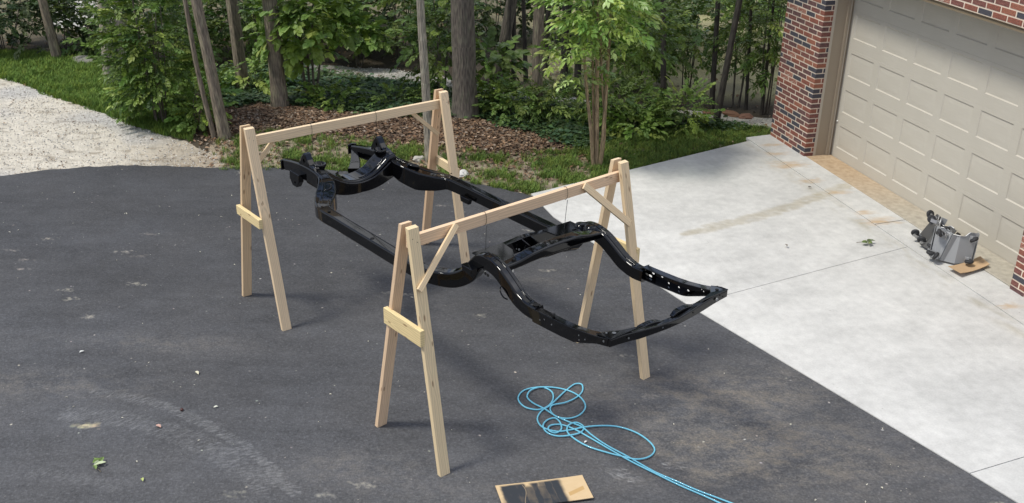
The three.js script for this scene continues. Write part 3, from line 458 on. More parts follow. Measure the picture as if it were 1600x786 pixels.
  mesh('axle_flange', sweep([[-.47, 1.482, .025, .055, .01], [-.3, 1.482, .025, .055, .01], [-.1, 1.496, .025, .055, .01], [0, 1.503, .025, .055, .01], [.1, 1.496, .025, .055, .01], [.3, 1.482, .025, .055, .01], [.47, 1.482, .025, .055, .01]], 40, .004, V(0, 0, 1)), gloss, F);
  for (const x of [-.045, .045]) { const b = plate([[0, .02], [.1, .0], [.12, -.05], [.07, -.1], [0, -.1]], .006, .002, [[.06, -.05, .011, .011]]); b.rotateY(-Math.PI / 2); b.translate(x, 1.475, .055); mesh('arm_bracket', b, gloss, F); }
  for (const x of [-.08, .09]) dot(x, 1.42, .062, .009, paleMat, 'z', 'bolt');
  mesh('rear_axle_crossmember', sweep([[-.5, 1.515, .34, .09, .05], [-.36, 1.528, .345, .1, .055], [-.22, 1.558, .35, .105, .07], [-.1, 1.573, .355, .105, .078], [0, 1.578, .355, .105, .08], [.12, 1.578, .355, .105, .08], [.24, 1.572, .352, .105, .078], [.36, 1.545, .348, .1, .06], [.5, 1.525, .34, .09, .05]], 70, .016, V(0, 0, 1)), gloss, F);
  mesh('crossmember_belly', sweep([[-.22, 1.5, .33, .07, .012], [-.05, 1.5, .33, .08, .035], [.12, 1.5, .33, .08, .035], [.27, 1.5, .33, .07, .012]], 30, .01, V(0, 0, 1)), gloss, F);
  const strut = mesh('bracing_strut', stick(V(-.44, 1.46, .42), V(-.33, 1.49, .3), .02, .01, V(0, 1, 0)), paleMat, F); strut.userData.label = 'short bare metal strut beside the arch';
  for (const [x, z] of [[-.1, .335], [-.07, .37]]) dot(x, 1.577, z, .004, dullMat, null, 'bolt');
  // rear crossmember, bowed down towards its middle
  mesh('rear_crossmember', sweep([[-.568, 1.48, 1.535, .05, .056], [-.45, 1.478, 1.54, .05, .062], [-.3, 1.462, 1.545, .05, .064], [-.12, 1.442, 1.548, .055, .052], [.02, 1.436, 1.55, .055, .048], [.15, 1.446, 1.548, .055, .054], [.3, 1.466, 1.545, .05, .064], [.45, 1.48, 1.54, .05, .06], [.568, 1.48, 1.535, .05, .054]], 80, .008, V(0, 0, 1)), gloss, F);
  for (const [x0, x1, y] of [[-.27, -.12, 1.462], [.08, .22, 1.468]]) mesh('crossmember_ear', sweep([[x0 - .05, y - .022, 1.53, .03, .012], [x0 + .01, y - .006, 1.52, .045, .016], [x1 - .01, y - .006, 1.52, .045, .016], [x1 + .05, y - .022, 1.53, .03, .012]], 20, .004, V(0, 0, 1)), gloss, F);
  for (const [x, y, r] of [[-.42, 1.448, .008], [-.1, 1.418, .008], [-.02, 1.413, .006], [.2, 1.43, .006], [.44, 1.455, .016], [.5, 1.46, .007]]) dot(x, y, 1.5765, r * .75, r > .01 ? paleMat : (x < -.05 ? dullMat : holeMat), 'z');
  // bolts on the outer face of the left rear rail
  for (const [z, y] of [[1.27, 1.385], [1.275, 1.352], [1.33, 1.38], [1.5, 1.445], [.88, 1.33], [1.0, 1.345]]) dot(-.571, y, z, z > 1.4 ? .008 : .005, dullMat, 'x', 'bolt');
  for (const [z, y] of [[.26, 1.44], [.29, 1.436]]) dot(-.563, y, z, .012, holeMat, 'x');
  mesh('tie_down_loop', tube([V(-.565, 1.405, .44), V(-.585, 1.385, .46), V(-.585, 1.35, .5), V(-.565, 1.335, .52)], .006, 16, 6), gloss, F);
  const rear = mesh('body_mount', plate([[-.06, 0], [.06, 0], [.05, -.04], [-.05, -.04]], .05, .004).rotateY(-Math.PI / 2).translate(-.56, 1.44, .1), gloss, F);
  for (const s of [-1, 1]) { const g = new THREE.LatheGeometry([[0, .02], [.03, .02], [.05, .0], [.055, -.03]].map(q => new THREE.Vector2(...q)), 18); g.translate(s * .73, 1.25, -.3); mesh('body_mount', g, gloss, F); }
}
// wires
{
  const wireMat = new THREE.MeshStandardMaterial({ color: lin(0.05, 0.05, 0.05), metalness: 0.8, roughness: 0.45 });
  const w = (pos, turn, xt, yt, xb, yb, zb, label) => { const g = thing('hanging_wire', label, 'wire', pos, turn, 'wires from the beams to the frame');
    mesh('strand', tube([V(xt, yt - .095, 0.03), V((xt + xb) / 2, (yt + yb) / 2 - .03, .03 * .5 + zb * .5), V(xb, yb, zb)], 0.0022, 12, 6), wireMat, g);
    mesh('loop', new THREE.TorusGeometry(0.055, 0.0018, 6, 28).scale(.55, 1, 1).rotateY(Math.PI / 2).translate(xt, yt - .044, 0), wireMat, g); };
  const nb = [[-0.756, 0, -6.596], 0.713], fb = [[-2.39, 0, -8.716], 0.658];
  w(...nb, .72, 1.783, .655, 1.53, .1, 'thin dark wire from the nearer gantry beam to the left arch of the black frame');
  w(...nb, 1.54, 1.783, 1.45, 1.48, .1, 'thin dark wire from the nearer gantry beam to the right end of the axle crossmember');
  w(...fb, .655, 1.757, .66, 1.41, .0, 'thin dark wire from the farther gantry beam to the left front horn');
  w(...fb, 1.335, 1.757, 1.337, 1.45, .0, 'thin dark wire from the farther gantry beam to the right front tower');
}

// ---------------------------------------------------------------- blue air hose
{
  const Z = [[1420, 797], [1330, 763], [1190, 710], [1080, 662], [960, 610], [800, 520], [680, 455], [600, 400], [540, 352], [470, 325], [400, 295], [330, 250], [262, 215], [232, 182], [252, 145], [318, 128], [368, 150], [379, 195], [350, 235], [298, 255], [228, 244], [190, 215], [183, 178], [215, 145], [290, 128], [390, 130], [475, 150], [540, 190], [563, 240], [530, 285], [465, 305], [400, 295], [364, 258], [372, 232], [450, 214], [520, 180], [548, 142], [540, 110], [508, 108], [460, 140], [405, 190], [360, 232], [312, 265], [290, 310], [320, 355], [400, 379], [480, 370], [555, 355], [640, 347], [740, 351], [850, 385], [930, 440], [957, 482], [930, 520], [860, 537], [770, 520], [680, 497], [580, 465], [500, 420], [460, 380], [466, 345], [510, 328], [552, 350], [540, 382], [480, 400], [400, 405], [345, 385], [322, 350], [345, 315], [388, 303], [420, 330], [424, 370], [390, 388], [354, 372], [360, 347], [420, 340], [490, 362], [580, 410], [700, 480], [820, 548], [960, 618], [1100, 686], [1230, 742], [1350, 797]];
  const pts = Z.map(([a, b], i) => ground(760 + a / 3.64, 570 + b / 3.64, 0.008 + 0.011 * (0.5 + 0.5 * Math.sin(i * 1.9)) * (i > 6 && i < 76 ? 1 : 0.3)));
  const dir = i => pts[i].clone().sub(pts[i === 0 ? 1 : i - 1]).setY(0).normalize();
  pts.unshift(pts[0].clone().addScaledVector(dir(0), 1.2)); pts.push(pts[pts.length - 1].clone().addScaledVector(dir(pts.length - 1), 1.2));
  const h = mesh('air_hose', tube(pts, 0.0068, 900, 8), new THREE.MeshPhysicalMaterial({ color: lin(0.16, 0.5, 0.64), roughness: 0.4, clearcoat: 0.3 }));
  tag(h, 'light blue air hose lying in loose tangled loops on the asphalt', 'hose');
}

// ---------------------------------------------------------------- cardboard
function cardSheet(quad, y, bow, mat, mats2) {
  const N = 16, pos = [], uv = [], idx = [];
  for (let l = 0; l < 2; l++) for (let j = 0; j <= N; j++) for (let i = 0; i <= N; i++) { const u = i / N, v = j / N; const p = quad[0].clone().lerp(quad[1], u).lerp(quad[3].clone().lerp(quad[2], u), v); const yy = y + bow(u, v) + (l ? 0 : 0.005); pos.push(p.x, yy, p.z); uv.push(u, 1 - v); }
  const n = N + 1; for (let l = 0; l < 2; l++) for (let j = 0; j < N; j++) for (let i = 0; i < N; i++) { const a = l * n * n + j * n + i; if (l) idx.push(a, a + 1, a + n + 1, a, a + n + 1, a + n); else idx.push(a, a + n + 1, a + 1, a, a + n, a + n + 1); }
  for (let i = 0; i < N; i++) for (const [a, b] of [[i, i + 1], [N * n + i, N * n + i + 1], [i * n, (i + 1) * n], [i * n + N, (i + 1) * n + N]]) idx.push(a, b, b + n * n, a, b + n * n, a + n * n);
  const g = new THREE.BufferGeometry(); g.setAttribute('position', new THREE.Float32BufferAttribute(pos, 3)); g.setAttribute('uv', new THREE.Float32BufferAttribute(uv, 2)); g.setIndex(idx); return toCreasedNormals(g.toNonIndexed(), 0.6);
}
{
  const cv = document.createElement('canvas'); cv.width = 512; cv.height = 256; const cx = cv.getContext('2d'), R = rngOf(3);
  const im = cx.createImageData(512, 256);
  for (let j = 0; j < 256; j++) for (let i = 0; i < 512; i++) {
    const u = i / 512, v = j / 256, wv = 0.02 * fbm(u * 5, v * 4, 1, 3);
    const band = (c, w, s = 0.02) => sstep(w + s, w - s, Math.abs(u + wv - c)); const edge = sstep(0.0, 0.1, v + wv * 2) ;
    let k = Math.max(.88 * sstep(.1, .26, v) * band(.385, .32, .03), band(.14, .095), band(.25, .07) * .97, .8 * sstep(.3, .5, v) * band(.33, .06, .03), band(.43, .05, .03) * sstep(-.05, .12, v), band(.515, .05, .03) * .8, band(.585, .05), band(.665, .06, .03), 0.72 * sstep(.45, .75, v + wv) * band(.36, .33, .04), 0.93 * sstep(.62, .78, v + wv * 3) * sstep(.0, .06, u - .06) * sstep(.8, .62, u + .25 * (1 - v)));
    k = Math.min(1, k * edge * (1.02 + 0.2 * fbm(u * 14, v * 2, 3, 3)));
    const ribs = 0.02 * Math.sin(v * 210) + 0.03 * fbm(u * 9, v * 9, 2, 3);
    let c = [0.60 + ribs, 0.44 + ribs, 0.25 + ribs];
    if (u > .76 && u < .95 && Math.abs(v - (.62 - (u - .86) * 1.0)) < .075) c = [0.5, 0.32, 0.13];
    if (Math.abs(u - .28 - .03 * Math.sin(v * 5)) < .004 && v > .1) k *= .6;
    for (let q = 0; q < 3; q++) im.data[(j * 512 + i) * 4 + q] = 255 * Math.pow(clamp(lerp(c[q], [0.022, 0.026, 0.033][q], k)), 1 / 2.2); im.data[(j * 512 + i) * 4 + 3] = 255;
  }
  cx.putImageData(im, 0, 0);
  const map = new THREE.CanvasTexture(cv); map.colorSpace = THREE.SRGBColorSpace;
  const A = ground(773.7, 760.6), B = ground(909.4, 746), C = ground(927, 782), D = A.clone().add(C).sub(B);
  const c1 = mesh('cardboard_sheet', cardSheet([A, B, C, D], 0.006, (u, v) => 0.012 * Math.pow(u, 3) + .004 * v, null), new THREE.MeshStandardMaterial({ map, roughness: 0.85, side: THREE.DoubleSide }));
  tag(c1, 'tan cardboard sheet with black spray paint bands on the asphalt below the blue hose', 'cardboard');
  const plain = dataTex(128, 128, (i, j) => { const n = 0.03 * fbm(i / 20, j / 20, 2, 3) + .012 * Math.sin(j * .8); return [0.49 + n, 0.335 + n, 0.19 + n]; });
  const q = [[1480.4, 421], [1530, 407], [1545, 419.5], [1499.8, 432]].map(([a, b]) => ground(a, b, .07));
  const c2 = mesh('cardboard_sheet', cardSheet(q, 0.085, (u, v) => 0.02 * Math.pow(2 * u - 1, 2) + 0.012 * u, null), new THREE.MeshStandardMaterial({ map: plain, roughness: 0.9, side: THREE.DoubleSide }));
  tag(c2, 'plain brown curled cardboard piece on the concrete in front of the grey wheel dollies', 'cardboard');
}

// ---------------------------------------------------------------- wheel dollies
{
  const steel = new THREE.MeshStandardMaterial({ color: lin(0.3, 0.305, 0.31), metalness: 0, roughness: 0.6 }), dark = new THREE.MeshStandardMaterial({ color: lin(0.085, 0.083, 0.08), metalness: 0.2, roughness: 0.5 });
  const zinc = new THREE.MeshStandardMaterial({ color: lin(0.5, 0.5, 0.5), metalness: 0.85, roughness: 0.45 }), rubber = new THREE.MeshStandardMaterial({ color: lin(0.025, 0.025, 0.027), roughness: 0.7 }), hub = new THREE.MeshStandardMaterial({ color: lin(0.13, 0.135, 0.14), roughness: 0.5 });
  const W = .40, H = .35;
  const tyre = new THREE.LatheGeometry([[.017, -.016], [.034, -.017], [.043, -.012], [.046, 0], [.043, .012], [.034, .017], [.017, .016], [.017, -.016]].map(q => new THREE.Vector2(...q)), 22).rotateZ(Math.PI / 2);
  const hubG = new THREE.CylinderGeometry(.017, .017, .026, 14).rotateZ(Math.PI / 2);
  const fork = mergeGeometries([box(.004, .06, .036, -.022, .012, 0).toNonIndexed(), box(.004, .06, .036, .022, .012, 0).toNonIndexed(), box(.05, .005, .05, 0, .043, 0).toNonIndexed(), new THREE.CylinderGeometry(.02, .024, .014, 14).translate(0, .052, 0).toNonIndexed(), new THREE.CylinderGeometry(.005, .005, .052, 8).rotateZ(Math.PI / 2).translate(0, 0, 0).toNonIndexed()]);
  const plateG = mergeGeometries([box(.062, .004, .062).toNonIndexed(), ...[-1, 1].map(q => new THREE.CylinderGeometry(.006, .006, .006, 6).translate(q * .022, -.004, .022).toNonIndexed())]);
  function dolly(label, mat) { // built standing on its long edge: bed in the x-y plane, casters on +z
    const D = thing('wheel_dolly', label, 'wheel dolly', [0, 0, 0], 0, 'wheel dollies by the garage door');
    // bed: a sheet folded along an upright crease, its upper edge cut in a shallow trough with a rolled rim
    const top = u => H - .045 * sstep(.16, .3, u) * sstep(.84, .7, u), plan = u => u < .6 ? [lerp(-W / 2, .05, u / .6), lerp(-.01, .03, u / .6)] : [lerp(.05, W / 2, (u - .6) / .4), lerp(.03, -.055, (u - .6) / .4)];
    const N = 40, pos = [], idx = [];
    for (let i = 0; i <= N; i++) { const u = i / N, [x, z] = plan(u), lo = u > .6 ? .03 * (u - .6) / .4 : 0; pos.push(x, lo, z, x, top(u), z, x, top(u), z - .006, x, lo, z - .006); }
    for (let i = 0; i < N; i++) for (let k = 0; k < 4; k++) { const a = i * 4 + k, b = i * 4 + (k + 1) % 4; idx.push(a, a + 4, b, b, a + 4, b + 4); }
    idx.push(0, 1, 2, 0, 2, 3, N * 4, N * 4 + 2, N * 4 + 1, N * 4, N * 4 + 3, N * 4 + 2);
    const g = new THREE.BufferGeometry(); g.setAttribute('position', new THREE.Float32BufferAttribute(pos, 3)); g.setIndex(idx);
    const flat = g.toNonIndexed(); flat.computeVertexNormals(); mesh('bed', flat, mat, D);
    const rim = []; for (let i = 4; i <= N - 3; i++) { const [x, z] = plan(i / N); rim.push(V(x, top(i / N) + .002, z + .004)); } mesh('rolled_rim', tube(rim, .0055, 60, 8), zinc, D);
    for (const u of [0, 1]) { const [x, z] = plan(u); mesh('end_flange', new RoundedBoxGeometry(.006, H - .03, .07, 1, .002).rotateY(u ? .3 : -.25).translate(x + (u ? .008 : -.008), H / 2 + .01, z - .04), mat, D); }
    mesh('inner_trough', box(W - .12, H - .1, .005, 0, H / 2 - .02, -.07), mat, D);
    for (const [x, y, a] of [[-.15, .04, .5], [.165, .06, 1.5], [-.14, H - .055, -.5], [.17, H - .06, .9]]) {
      const c = new THREE.Group(); c.name = 'caster'; c.position.set(x, y, x < 0 ? .085 : .045); c.rotation.set(-Math.PI / 2, 0, 0); D.add(c);
      const tg = q => q.clone().rotateY(a), fl = q => q.clone().scale(1, -1, 1);
      mesh('mounting_plate', plateG.clone().translate(0, .064, 0), zinc, c); mesh('fork', tg(fork), zinc, c); mesh('tyre', tg(tyre.clone().translate(0, -.006, .02)), rubber, c); mesh('hub', tg(hubG.clone().translate(0, -.006, .02)), hub, c);
    }
    return D;
  }
  const P1 = ground(1484, 409, .08), P2 = ground(1456, 401, .08), P3 = ground(1440, 391, .08);
  const at = (D, p, yaw, lean) => { D.position.set(p.x, .078, p.z); D.rotation.order = 'YXZ'; D.rotation.set(lean, yaw, 0); };
  at(dolly('grey steel wheel dolly nearest the camera, standing on edge with four casters facing out', steel), P1, -.5, -.14);
  at(dolly('grey steel wheel dolly seen edge-on in the middle of the three', steel), P2.clone().add(V(.02, 0, -.12)), -1.75, -.24);
  at(dolly('dark grey wheel dolly leaning at the back, leftmost of the three', dark), P3.clone().add(V(.06, 0, -.12)), -1.5, -.55);
}

// ---------------------------------------------------------------- leaves, grass, litter
function leafTris(pos, o, dir, up, L, W, fold, droop) { // one oval leaf of eight faces, folded along its rib
  const s = dir.clone().cross(up).normalize(), u = s.clone().cross(dir).normalize();
  const at = (f, w, h) => o.clone().addScaledVector(dir, f * L).addScaledVector(s, w * W).addScaledVector(u, h * L);
  const b = at(0, 0, 0), l = at(.28, -.44, fold), r = at(.28, .44, fold), m = at(.5, 0, 0), t = at(1, 0, -droop), l2 = at(.66, -.42, fold * .7 - droop * .3), r2 = at(.66, .42, fold * .7 - droop * .3);
  for (const [a, c, d] of [[b, m, l], [b, r, m], [l, m, l2], [m, t, l2], [m, r, r2], [m, r2, t]]) pos.push(a.x, a.y, a.z, c.x, c.y, c.z, d.x, d.y, d.z);
}
function leafGeo(pos) { const g = new THREE.BufferGeometry(); g.setAttribute('position', new THREE.Float32BufferAttribute(pos, 3)); g.computeVertexNormals(); return g; }
function sprig(seed, n, L, W, len, twig = true) { // leaves set alternately along a twig that runs along +z
  const R = rngOf(seed), pos = [];
  for (let i = 0; i < n; i++) { const t = (i + .4) / n, sd = i % 2 ? 1 : -1, o = V(0.02 * len * Math.sin(t * 5), -.12 * len * t * t, len * t), k = .75 + .5 * R();
    const d = V(sd * (0.9 - .5 * t) + (R() - .5) * .6, .15 - .5 * R(), .45 + .5 * t + (R() - .5) * .5).normalize(); leafTris(pos, o, d, V((R() - .5) * 1.3, 1, (R() - .5) * 1.3).normalize(), L * k, W * k, .1, .12 + .1 * R()); }
  leafTris(pos, V(0, -.12 * len, len), V(0, -.25, 1).normalize(), V(0, 1, 0), L, W, .1, .15);
  if (twig) { const a = [0.006 * len + .001, 0]; for (let k = 0; k < 3; k++) { const q = k * 2.094, q2 = q + 2.094, r = .004 + .004 * len; const c = V(Math.cos(q) * r, Math.sin(q) * r, 0), d = V(Math.cos(q2) * r, Math.sin(q2) * r, 0), e = V(0, -.12 * len, len); pos.push(c.x, c.y, c.z, d.x, d.y, d.z, e.x, e.y, e.z); } }
  return leafGeo(pos);
}
const leafMat = (r = .5, tr = .42) => new THREE.MeshPhysicalMaterial({ color: 0xffffff, roughness: r, transmission: tr, thickness: 0, side: THREE.DoubleSide, specularIntensity: .6 });
const LM = leafMat(), LMdull = leafMat(.8, .15);
const SPR = { small: [1, 2, 3].map(i => sprig(100 + i, 11, .058, .036, .24)), mid: [1, 2, 3].map(i => sprig(200 + i, 10, .085, .055, .32)), broad: [1, 2].map(i => sprig(300 + i, 6, .125, .095, .26)), canopy: [1, 2, 3].map(i => sprig(400 + i, 16, .17, .09, .75)), narrow: [1, 2].map(i => sprig(500 + i, 12, .075, .026, .3)), bright: [1, 2, 3].map(i => sprig(600 + i, 9, .082, .036, .26)) };
function instanced(name, geo, mat, list, parent) { // list of [matrix, color]
  const m = new THREE.InstancedMesh(geo, mat, list.length); list.forEach(([q, c], i) => { m.setMatrixAt(i, q); m.setColorAt(i, c); }); m.castShadow = m.receiveShadow = true; m.name = parent ? name : numbered(name); m.userData.kind = 'stuff'; (parent || scene).add(m); return m;
}
const TM = new THREE.Matrix4(), TQ = new THREE.Quaternion(), TE = new THREE.Euler();
function mat4(p, yaw, pitch, roll, s) { TE.set(pitch, yaw, roll, 'YXZ'); return new THREE.Matrix4().compose(p, TQ.setFromEuler(TE), V(s, s, s)); }
function tint(R, c, vary = .3) { const k = 1 + (R() - .5) * 2 * vary, y = (R() - .5) * vary; return lin(clamp(c[0] * k * (1 + y)), clamp(c[1] * k), clamp(c[2] * k * (1 - y))); }
// foliage in a lumpy ellipsoid: fewer towards gaps of a 3-D noise, sprigs point outwards and droop
function foliage(R, c, r, n, kind, cols, o = {}) {
  const lists = SPR[kind].map(() => []), sc = o.scale || 1, f = o.freq || 1.3; let tries = 0, k = 0;
  while (k < n && tries++ < n * 12) {
    const a = R() * 6.283, u = 2 * R() - 1, q = Math.pow(R(), .42), s = Math.sqrt(1 - u * u), d = V(Math.cos(a) * s, u, Math.sin(a) * s);
    const p = V(c.x + d.x * r[0] * q, c.y + d.y * r[1] * q, c.z + d.z * r[2] * q); if (p.y < hG(p.x, p.z) + .05) continue;
    if (P.noise(p.x * f + 11, p.y * f * 1.2, p.z * f) < (o.gap ?? -.12) + (o.keepLow && p.y < o.keepLow ? -1 : 0)) continue;
    if (o.minY && p.y < o.minY(p)) continue;
    const yaw = Math.atan2(d.x, d.z) + (R() - .5) * 2.0, cc = cols[Math.floor(R() * cols.length)];
    lists[k % lists.length].push([mat4(p, yaw, -.1 - d.y * .5 + (R() - .5) * 1.1, (R() - .5) * 1.2, sc * (.7 + .6 * R())), tint(R, cc, .28)]); k++;
  }
  return lists;
}
const oneLeaf = [0, 1, 2].map(v => { const pos = []; leafTris(pos, V(0, 0, 0), V(0, 0, 1), V(.2 * (v - 1), 1, 0).normalize(), 1, .46 + .06 * v, .1, .12 + .05 * v); return leafGeo(pos); });
const leafTones = new Map();
function singleLeaves(T, R, c, r, n, L, cols, mat) { // the largest leaves on the lit outside of a crown, each by itself
  const key = cols; if (!leafTones.has(key)) leafTones.set(key, cols.map(q => { const m = mat.clone(); m.color = lin(...q); return m; })); const mats = leafTones.get(key);
  for (let i = 0; i < n; i++) { const a = -.2 + (R() - .5) * 3.4, u = -.8 + 1.7 * R(), s = Math.sqrt(Math.max(0, 1 - u * u)), k = .86 + .22 * R(); const m = mesh('leaf', oneLeaf[i % 3], mats[Math.floor(R() * mats.length)], T); m.position.set(c.x + Math.sin(a) * s * r[0] * k, c.y + u * r[1] * k, c.z + Math.cos(a) * s * r[2] * k); m.rotation.set(.35 + (R() - .5) * .9, R() * 6.28, (R() - .5) * .9, 'YXZ'); m.scale.setScalar(L * (.8 + .5 * R())); }
}
function addFoliage(parent, name, kind, lists, mat = LM) { lists.forEach((l, i) => { if (l.length) instanced(name, SPR[kind][i], mat, l, parent); }); }
const G1 = [[.21, .32, .05], [.3, .41, .09], [.15, .25, .04]];      // fresh green
const G2 = [[.15, .23, .042], [.21, .3, .06], [.105, .17, .034]]; // mid
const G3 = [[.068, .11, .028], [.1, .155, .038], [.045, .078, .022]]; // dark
const G4 = [[.36, .5, .12], [.48, .6, .22], [.25, .38, .07]];  // bright small tree
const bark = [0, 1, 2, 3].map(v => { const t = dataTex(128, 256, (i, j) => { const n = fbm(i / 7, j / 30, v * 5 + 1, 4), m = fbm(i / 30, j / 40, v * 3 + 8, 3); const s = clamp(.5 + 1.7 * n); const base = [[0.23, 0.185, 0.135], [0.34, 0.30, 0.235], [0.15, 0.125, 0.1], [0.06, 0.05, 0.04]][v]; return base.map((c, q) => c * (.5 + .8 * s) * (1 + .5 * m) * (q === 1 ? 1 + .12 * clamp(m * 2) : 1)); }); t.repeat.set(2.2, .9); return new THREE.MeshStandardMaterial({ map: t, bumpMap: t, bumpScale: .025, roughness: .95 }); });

// a tree: base and a second trunk point in the plan of the view, trunk width in px, height, crown
const treeR = rngOf(4242);
function tree(name, label, [bx, by], [tx, ty], wpx, o) {
  const p = ground(bx, by), y0 = hG(p.x, p.z) - .05; const T = thing(name, label, 'tree', [p.x, y0, p.z], 0, o.group);
  const dist = Math.hypot(p.z, CAM_H, p.x), r = wpx / 2 * dist / FPX;
  // lean: the point where the view through (tx, ty) meets the upright plane through the base that faces the camera
  const q = (() => { const a = ground(tx, ty, 0), cam = V(0, CAM_H, 0), d = a.clone().sub(cam), n = V(p.x, 0, p.z).normalize(), t = (p.x * n.x + p.z * n.z) / (d.x * n.x + d.z * n.z); return cam.clone().addScaledVector(d, t); })();
  const lean = q.clone().sub(p), H = o.h || 9, k = H / Math.max(.6, lean.y), dx = lean.x / Math.max(.6, lean.y), dz = lean.z / Math.max(.6, lean.y), R = treeR;
  const top = V(dx * H * .8 + (R() - .5) * .4, H, dz * H * .8 + (R() - .5) * .4);
  const pts = [V(0, 0, 0), V(dx * .35, .35, dz * .35), V(dx * 1.2, 1.2, dz * 1.2), V(dx * 2.4, 2.4, dz * 2.4), top.clone().multiplyScalar(.6).add(V((R() - .5) * .2, 0, (R() - .5) * .2)), top];
  mesh('trunk', taper(pts, Array.from({ length: 61 }, (_, i) => { const h = i / 60 * H; return r * (1 + .32 * Math.exp(-h / .22)) * (1 - .75 * Math.pow(i / 60, 1.2)); }), 60, r > .1 ? 18 : 10), bark[o.bark ?? 0], T);
  for (const [ax, ay, w, bark2] of o.stems || []) { const e = ground(ax, ay), qq = V(e.x - p.x, 0, e.z - p.z); const r2 = w / 2 * dist / FPX; mesh('stem', taper([qq, V(qq.x * 1.25 + dx * 1.02, 1, qq.z + dz), V(qq.x * 1.1 + dx * 2.4, 2.4, qq.z + dz * 2.4), V(dx * 4.5 + qq.x * 3, 4.5, dz * 4.5)], [r2 * 1.2, r2, r2 * .8, r2 * .4], 24, 8), bark[bark2 ?? o.bark ?? 0], T); }
  // limbs and crown
  const cr = o.crown ?? 2.6; if (cr > 0) {
    for (let i = 0; i < 5; i++) { const t = .48 + .1 * i, b = V(top.x * t, H * t, top.z * t), a = i * 2.4 + R(); const e = V(b.x + Math.cos(a) * cr * .7, b.y + 1 + R(), b.z + Math.sin(a) * cr * .7); mesh('limb', taper([b, b.clone().lerp(e, .5).add(V(0, .15, 0)), e], [r * .4, r * .25, r * .08], 12, 6), bark[o.bark ?? 0], T); }
    const cols = o.cols || G2, cy = H * (o.cy || .8); const off = V(p.x, y0, p.z);
    const l = foliage(R, V(p.x + top.x * .8, y0 + cy, p.z + top.z * .8), [cr, cr * .8, cr], o.n || 18, 'canopy', cols, { gap: -.05, freq: .8 });
    for (const li of l) for (const it of li) it[0].premultiply(TM.makeTranslation(-off.x, -off.y, -off.z));
    addFoliage(T, 'crown', 'canopy', l);
  }
  for (const [cx, cy, dd, rx, ry, rz, n, kind, cols, opt] of o.boughs || []) { // low leafy boughs seen in the picture: pixel, distance factor, radii
    const gp = ground(cx, cy), cam = V(0, CAM_H, 0), c = cam.clone().lerp(gp, dd); const l = foliage(R, c, [rx, ry, rz], n, kind, cols, opt || {}); const off = T.position; for (const li of l) for (const it of li) it[0].premultiply(TM.makeTranslation(-off.x, -off.y, -off.z)); addFoliage(T, 'bough', kind, l);
    if (dd < .97) mesh('limb', taper([V(dx * 2.6, 2.6, dz * 2.6), c.clone().sub(off).lerp(V(dx * 2.6, 2.6, dz * 2.6), .5).add(V(0, .2, 0)), c.clone().sub(off)], [r * .3, r * .18, r * .06], 12, 6), bark[o.bark ?? 0], T);
  }
  return T;
}
function shrub(name, label, [bx, by], h, rx, rz, n, kind, cols, o = {}) {
  const p = ground(bx, by), y0 = hG(p.x, p.z); const T = thing(name, label, o.cat || 'shrub', [p.x, y0, p.z], 0, o.group), R = treeR;
  const st = o.stems ?? 5, geos = [];
  for (let i = 0; i < st; i++) { const a = i / st * 6.28 + R(), q = .1 + .5 * R(), e = V(Math.cos(a) * rx * q, h * (.6 + .35 * R()), Math.sin(a) * rz * q), b = V(Math.cos(a) * .06, -.05, Math.sin(a) * .06); const sr = o.sr || .012; const m = mesh('stem', taper([b, b.clone().lerp(e, .5).add(V(R() * .1 - .05, 0, R() * .1 - .05)), e], [sr, sr * .7, sr * .3], 12, 6), bark[o.bark ?? 2], T); }
  const lo = o.low ?? 0.1, c = V(p.x, y0 + lo + (h - lo) / 2, p.z); const l = foliage(R, c, [rx, (h - lo) / 2, rz], n, kind, cols, { gap: o.gap ?? -.15, freq: o.freq || 1.8, scale: o.scale, keepLow: o.keepLow });
  for (const li of l) for (const it of li) it[0].premultiply(TM.makeTranslation(-p.x, -y0, -p.z)); addFoliage(T, 'foliage', kind, l, o.mat || LM); return T;
}
// --- trees, left to right
tree('leaning_tree', 'leaning grey trunk rising alone at the edge of the lawn at far left', [90, 93], [66, 0], 12, { h: 9, bark: 0, crown: 2.6 });
tree('forest_tree', 'pale trunk half hidden behind the top of the big leafy bush', [172, 120], [160, 0], 17, { h: 10, bark: 1, crown: 2.6, n: 9 });
tree('forest_tree', 'greyish trunk just right of the pale one behind the big leafy bush', [196, 118], [185, 0], 17, { h: 10, bark: 1, crown: 2.5, n: 9 });
tree('forest_tree', 'brown leaning trunk with a thin second stem beside the big leafy bush', [352, 218], [307, 0], 17, { h: 9, bark: 0, stems: [[336, 218, 7]], crown: 2.2, cy: .85, n: 16 });
tree('forest_tree', 'grey-brown trunk standing in ivy, first one right of the forked leaning tree', [381, 143], [362, 0], 18, { h: 11, bark: 0, crown: 2.6, n: 12 });
tree('forest_tree', 'rough brown trunk at the back edge of the leaf litter, left of the broad-leaved sapling', [438, 168], [421, 0], 23, { h: 12, bark: 0, crown: 2.8, n: 16 });
tree('forest_tree', 'slim brown trunk far back above the pale path, between sapling and pale tree', [573, 82], [570, 0], 9, { h: 9, bark: 0, crown: 2.4, cols: G3 });
tree('forest_tree', 'slim pale grey trunk right behind the right end of the farther gantry', [672, 250], [657, 0], 14, { h: 8.5, bark: 1, crown: 2.0, cy: .88 });
tree('forest_tree', 'thickest dark grey trunk, standing behind the leaf litter', [727, 186], [722, 0], 37, { h: 14, bark: 2, crown: 3.2, n: 28 });
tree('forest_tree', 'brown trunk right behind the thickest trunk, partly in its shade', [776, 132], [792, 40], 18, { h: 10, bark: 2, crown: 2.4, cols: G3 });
tree('sapling', 'thin dark stem just right of the brown trunk behind the thickest tree', [791, 150], [795, 40], 7, { h: 6, bark: 3, crown: 1.4, n: 26, cols: G3 });
